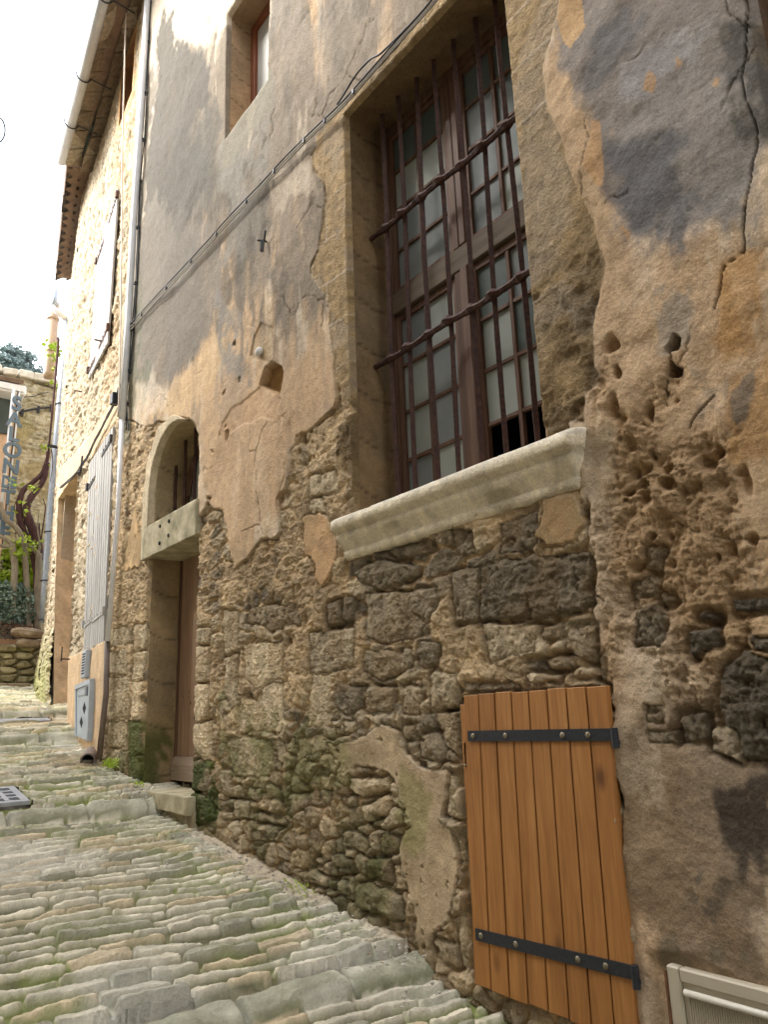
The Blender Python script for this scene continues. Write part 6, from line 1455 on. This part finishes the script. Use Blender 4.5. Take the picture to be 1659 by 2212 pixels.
# ---- planting
def leaves(bm, c, rad3, n, size, flat=.5, rnd=random):
    for _ in range(n):
        while True:
            p = Vector((rnd.uniform(-1, 1), rnd.uniform(-1, 1), rnd.uniform(-1, 1)))
            if p.length <= 1: break
        p = Vector((p.x*rad3[0], p.y*rad3[1], p.z*rad3[2]))+c
        u = Vector((rnd.gauss(0, 1), rnd.gauss(0, 1), rnd.gauss(0, 1)*flat)).normalized(); v = u.cross(Vector((rnd.gauss(0, 1), rnd.gauss(0, 1), rnd.gauss(0, 1)))).normalized()
        s = size*rnd.uniform(.6, 1.3); w = s*.42
        mid = p+u*s*.5
        bm.faces.new([bm.verts.new(q) for q in (p, mid+v*w, p+u*s, mid-v*w)])
def make_plants():
    yt = 15.35
    def P(x, y, yy=yt): return Vector(at_y(x, y, yy))
    def plant(name, label, cat, base, trunks, clumps, leafmat, size, n, bark=M_BARK, group=None, flat=.5):
        t = thing(name, label, cat, base, group)
        for pts, r0, r1 in trunks:
            pp = smooth_path(pts, 5); rr = [r0+(r1-r0)*i/(len(pp)-1)+random.uniform(-.06, .06)*r0 for i in range(len(pp))]
            bm = bmesh.new(); tube(bm, pp, rr, 9, True, .06); fin(bm, 'trunk' if r0 > .05 else 'branch', bark, t, smooth=True)
        if clumps:
            bm = bmesh.new()
            for c, r, k in clumps: leaves(bm, c, r, int(n*k), size, flat)
            fin(bm, 'foliage', leafmat, t)
        return t
    g = 'pruned grey trunked trees behind the garden wall'
    plant('pruned_tree', 'pruned tree nearest the zinc drainpipe, straight grey trunk cut flat at the top', 'tree', P(80, 1360), [([P(80, 1362), P(80, 1300), P(82, 1240), P(83, 1196)], .075, .062), ([P(82, 1197), P(74, 1188), P(60, 1178), P(46, 1174), P(36, 1172)], .045, .03), ([P(83, 1200), P(84, 1170), P(80, 1140), P(84, 1100)], .022, .008)],
          [(P(74, 1180), (.25, .2, .2), .1)], M_LEAFY, .07, 160, group=g)
    plant('pruned_tree', 'middle pruned tree, slim grey trunk leaning slightly left behind the shrub', 'tree', P(60, 1360), [([P(61, 1362), P(58, 1290), P(55, 1230), P(52, 1180)], .06, .05), ([P(52, 1182), P(46, 1160), P(34, 1140), P(14, 1124), P(6, 1108), P(0, 1085)], .052, .045), ([P(54, 1240), P(50, 1215), P(47, 1200)], .02, .012)],
          [(P(40, 1165), (.2, .2, .2), .08)], M_LEAFY, .07, 160, group=g)
    plant('pruned_tree', 'leftmost pruned tree, curved grey trunk with knobbly stubs reaching left', 'tree', P(31, 1300), [([P(30, 1330), P(29, 1270), P(31, 1225), P(25, 1172)], .062, .055), ([P(25, 1175), P(10, 1164), P(-8, 1156), P(-30, 1150)], .04, .03), ([P(25, 1182), P(10, 1180), P(-10, 1176)], .035, .028), ([P(25, 1176), P(34, 1166), P(30, 1150)], .02, .010), ([P(72, 1330), P(66, 1318), P(52, 1314), P(44, 1308)], .05, .035)],
          [(P(20, 1170), (.3, .2, .15), .08)], M_LEAFY, .07, 160, group=g)
    plant('climbing_vine', 'thick dark twisted vine climbing beside the zinc drainpipe with a few new leaves', 'vine', P(78, 1300, 15.6),
          [([P(80, 1240, 15.6), P(72, 1200, 15.6), P(58, 1165, 15.6), P(44, 1130, 15.6), P(40, 1095, 15.6), P(48, 1062, 15.6), P(66, 1045, 15.6), P(88, 1025, 15.6), P(99, 1000, 15.6), P(104, 975, 15.6)], .075, .035),
           ([P(84, 1210, 15.55), P(78, 1165, 15.55), P(64, 1130, 15.55), P(56, 1102, 15.55), P(66, 1075, 15.55), P(84, 1052, 15.55), P(96, 1030, 15.55), P(102, 1000, 15.55)], .10, .04),
           ([P(78, 1300, 15.6), P(76, 1240, 15.6), P(82, 1180, 15.6), P(84, 1130, 15.6)], .06, .015), ([P(88, 1040, 15.6), P(88, 1024, 15.6)], .025, .02),
           ([P(60, 1210, 15.6), P(50, 1180, 15.6), P(52, 1120, 15.6), P(52, 1085, 15.6)], .018, .010), ([P(84, 1200, 15.5), P(90, 1150, 15.5), P(97, 1098, 15.5), P(92, 1078, 15.5)], .018, .008), ([P(32, 1160, 15.5), P(36, 1120, 15.5), P(30, 1095, 15.5), P(40, 1070, 15.5)], .012, .006),
           ([P(110, 970, 14.6), P(113, 1000, 14.6), P(108, 1040, 14.6)], .010, .006), ([P(104, 975, 15.3), P(124, 760, 15.0), P(124, 730, 15.0)], .02, .03)],
          [(P(x, y, 15.2), (.12, .1, .08), k) for x, y, k in ((70, 1055, .2), (48, 1103, .12), (58, 1090, .1), (101, 966, .2), (108, 1010, .16), (113, 1022, .16), (46, 1195, .3), (24, 1042, .1), (52, 1048, .08), (122, 750, .4), (110, 770, .3), (104, 745, .3), (124, 766, .25), (124, 800, .25), (118, 830, .15), (54, 1160, .15), (66, 1180, .15))], M_LEAFY, .085, 60, bark=M_VINE)
    plant('variegated_shrub', 'dense grey green variegated shrub above the dry stone wall', 'shrub', P(28, 1385, 15.4), [([P(30, 1390, 15.5), P(28, 1340, 15.5), P(20, 1300, 15.5)], .05, .02)],
          [(P(x, y, 15.45), (r*.0125, .22, r*.0115), .8) for x, y, r in ((8, 1290, 26), (30, 1295, 24), (50, 1300, 20), (10, 1325, 26), (38, 1325, 24), (58, 1330, 16), (20, 1345, 24), (-20, 1320, 40), (-40, 1290, 40), (40, 1278, 14))], M_LEAFB, .062, 1000)
    plant('hedge', 'bright yellow green hedge behind the pruned trees', 'hedge', P(40, 1300, 16.6), [],
          [(P(x, y, 16.7), (r*.014, .3, r*.013), 1) for x, y, r in ((14, 1262, 20), (34, 1240, 20), (28, 1205, 16), (48, 1200, 16), (60, 1232, 18), (70, 1262, 16), (52, 1262, 18), (72, 1290, 14), (8, 1250, 12), (45, 1182, 10), (62, 1190, 10), (70, 1222, 12), (30, 1275, 18))], M_LEAFY, .10, 420)
    plant('dead_brush', 'dry brown stems under the variegated shrub', 'shrub', P(10, 1385, 15.25), [([P(x, 1380, 15.2), P(x+random.uniform(-8, 8), 1345, 15.3)], .008, .004) for x in range(-10, 40, 3)], [(P(16, 1362, 15.2), (.5, .1, .18), .5)], mat_plain('dry_leaf', (.10, .05, .03), (.22, .12, .07), 9, .9, 0, 0), .05, 700)
    # cedar far behind the roofs
    yc = 32
    cs = []
    for _ in range(60):
        x = random.uniform(-10, 88); y = 838-58*math.sin(min(1, max(.0, (92-x)/100))*1.7)+random.uniform(0, 50)
        cs.append((P(x, y, yc), (random.uniform(.25, .8), .8, random.uniform(.05, .12)), .38))
    for x, y in ((22, 752), (14, 762), (32, 765), (50, 770), (45, 778), (58, 775), (5, 790), (30, 800), (70, 800), (80, 812), (12, 775)): cs.append((P(x, y, yc), (.45, .6, .07), .4))
    plant('cedar_tree', 'dark blue green cedar rising behind the roofs at the top of the street', 'tree', P(20, 1100, yc), [([P(20, 1000, yc), P(22, 880, yc), P(26, 800, yc), P(22, 752, yc)], .35, .04)]+[([P(22, 850-k*14, yc), P(50+k*3, 838-k*14, yc)], .06, .02) for k in range(5)], cs, M_LEAFC, .13, 420, flat=.3)
make_plants()
# ---- big tan soil pipe above the cottage, next to the zinc pipe
bm = bmesh.new(); a = Vector(at_y(116, 655, 15.6)); b = Vector(at_y(106, 806, 15.6)); tube(bm, [a, b, b+Vector((.01, 0, -.1))], [.105, .115, .12], 16)
t = thing('flue_pipe', 'fat tan vent pipe standing behind the elbow of the zinc drainpipe', 'pipe', b)
fin(bm, 'pipe', M_TAN, t, smooth=True)
for yy in (690, 760):
    c = a.lerp(b, (yy-655)/151); bm = bmesh.new(); tube(bm, [c+Vector((0, 0, .03)), c-Vector((0, 0, .03))], .125, 16); fin(bm, 'collar', M_TAN, t, smooth=True)
bm = bmesh.new(); tube(bm, [Vector(at_y(119, 628, 15.5)), Vector(at_y(117, 660, 15.5))], .055, 12); fin(bm, 'upper_pipe', M_ZINC, t, smooth=True)
# curled iron at the left edge
bm = bmesh.new(); c = Vector(at_y(-6, 280, 5.0)); tube(bm, [c+Vector((.045*math.cos(t), 0, .10*math.sin(t))) for t in np.linspace(-1.9, 1.9, 16)], .006, 6)
tag(fin(bm, 'iron_scroll', M_SIGN, smooth=True), 'thin blue grey iron scroll against the sky at the left edge', 'bracket')

# ---- drain gratings in the paving
def grating(x0, x1, y0, y1, nx, ny, label, slots=False):
    zc = lambda x, y: float(ground_base(y))+.022
    cx, cy = (x0+x1)/2, (y0+y1)/2; t = thing('drain_grating', label, 'grating', (cx, cy, zc(cx, cy)))
    sl = (zc(0, y1)-zc(0, y0))/(y1-y0); fy = Vector((0, 1, sl)).normalized(); fz = Vector((1, 0, 0)).cross(fy)
    bm = bmesh.new()
    def b(xa, xb, ya, yb, dz=0): box(bm, ((xa+xb)/2, (ya+yb)/2, zc(0, (ya+yb)/2)+dz), (xb-xa, yb-ya, .03), (Vector((1, 0, 0)), fy, fz))
    w = .055
    b(x0, x1, y0, y0+w); b(x0, x1, y1-w, y1); b(x0, x0+w, y0+w, y1-w); b(x1-w, x1, y0+w, y1-w)
    for i in range(1, nx): x = x0+w+(x1-x0-2*w)*i/nx; b(x-.018, x+.018, y0+w, y1-w, .001)
    for j in range(1, ny): y = y0+w+(y1-y0-2*w)*j/ny; b(x0+w, x1-w, y-.018, y+.018, .0)
    fin(bm, 'grate', M_GRATE, t)
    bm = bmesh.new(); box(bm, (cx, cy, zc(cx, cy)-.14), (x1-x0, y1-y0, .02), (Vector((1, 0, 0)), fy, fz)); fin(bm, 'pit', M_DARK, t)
grating(-1.56, -.99, 6.68, 7.24, 5, 4, 'square pale iron drain grating set in the cobbles at the left edge')
grating(-.58, .0, 10.07, 10.28, 16, 1, 'narrow slotted drain grating across the cobbles near the top of the street')

# ---- unseen opposite side of the street, its heights and ends set to shade the near wall
OPP = thing('facing_house', 'unseen rendered house on the opposite side of the street, massed to shade the near wall', 'house', (-5.0, 0, 0))
bm = bmesh.new(); box(bm, (-8.7, .9, 5.7), (5.0, 21.8, 14.4)); box(bm, (-8.7, 14.3, 5.4), (5.0, 4.98, 11.2)); fin(bm, 'wall', mat_plain('grey_limewash', (.26, .24, .21), (.36, .34, .30), 3, .95, 0, .3, dist=.01), OPP)
bm = bmesh.new(); box(bm, (-8.7, .9, 13.05), (5.5, 22.4, .3)); box(bm, (-8.7, 14.5, 11.15), (5.5, 4.9, .3)); fin(bm, 'roof', M_TILE, OPP)
for y in (-6, -2.5, 1.5):
    for z in (1.6, 4.8):
        bm = bmesh.new(); box(bm, (-6.16, y, z+.8), (.10, 1.0, 1.5)); w_ = fin(bm, 'window', M_SHUT, OPP)

# ---- weeds and grit along the foot of the walls
def make_weeds():
    rs = random.Random(3)
    for px, py, lab, n in ((243, 1652, 'bright green moss tuft at the foot of the wall left of the old doorway', 160), (298, 1700, 'small green weeds beside the doorstep', 60), (650, 1925, 'sparse green weeds where the rubble wall meets the street', 40)):
        c = Vector(at_x(px, py, -.06)); t = thing('weed', lab, 'weed', c)
        bm = bmesh.new()
        for _ in range(n):
            p = c+Vector((rs.uniform(-.05, .02), rs.uniform(-.16, .16), rs.uniform(-.03, .04))); d = Vector((rs.gauss(-.4, .5), rs.gauss(0, .6), rs.uniform(.3, 1))).normalized(); w = d.cross(Vector((rs.gauss(0, 1), rs.gauss(0, 1), 1))).normalized()*.004; L = rs.uniform(.02, .06)
            bm.faces.new([bm.verts.new(q) for q in (p-w, p+w, p+d*L+w*.4, p+d*L-w*.4)])
        fin(bm, 'foliage', M_LEAFY, t)
    def ground(x, y): return float(ground_base(y))+.035
    bm = bmesh.new()
    for _ in range(420):
        y = 2.9+rs.random()**1.3*5.4; x = -.06-abs(rs.gauss(0, .17)); s = rs.uniform(.003, .011)
        bmesh.ops.create_icosphere(bm, subdivisions=1, radius=s, matrix=Matrix.Translation((x, y, ground(x, y)+s*.3)) @ Matrix.Rotation(rs.random()*6, 4, 'Z') @ Matrix.Diagonal((1, rs.uniform(.6, 1.6), .6, 1)))
    tag(fin(bm, 'grit', mat_plain('grit_stones', (.22, .19, .14), (.62, .58, .50), 60, .9, 0, .2)), 'loose grit and mortar crumbs along the foot of the wall', 'grit', None, 'stuff')
    bm = bmesh.new()
    for _ in range(70):
        y = 2.9+rs.random()*7.5; x = -.05-abs(rs.gauss(0, .3)); a = rs.random()*3.14; L = rs.uniform(.02, .09); z = ground(x, y)+.012
        d = Vector((math.cos(a), math.sin(a), rs.uniform(-.05, .15)))*L; n = Vector((-math.sin(a), math.cos(a), 0))*.0018
        q = Vector((x, y, z)); bm.faces.new([bm.verts.new(v) for v in (q-n, q+n, q+d+n, q+d-n)])
    for _ in range(90):
        y = 2.9+rs.random()*8; x = -.05-abs(rs.gauss(0, .5)); q = Vector((x, y, ground(x, y)+.008)); a = rs.random()*6.28; u = Vector((math.cos(a), math.sin(a), rs.uniform(-.3, .3)))*rs.uniform(.008, .02); v = Vector((-math.sin(a), math.cos(a), rs.uniform(-.3, .3)))*.008
        bm.faces.new([bm.verts.new(k) for k in (q-u, q+v, q+u, q-v)])
    tag(fin(bm, 'litter', mat_plain('dry_litter', (.12, .07, .04), (.34, .22, .12), 30, .9, 0, 0)), 'dry twigs and leaf scraps scattered on the cobbles by the wall', 'litter', None, 'stuff')
make_weeds()
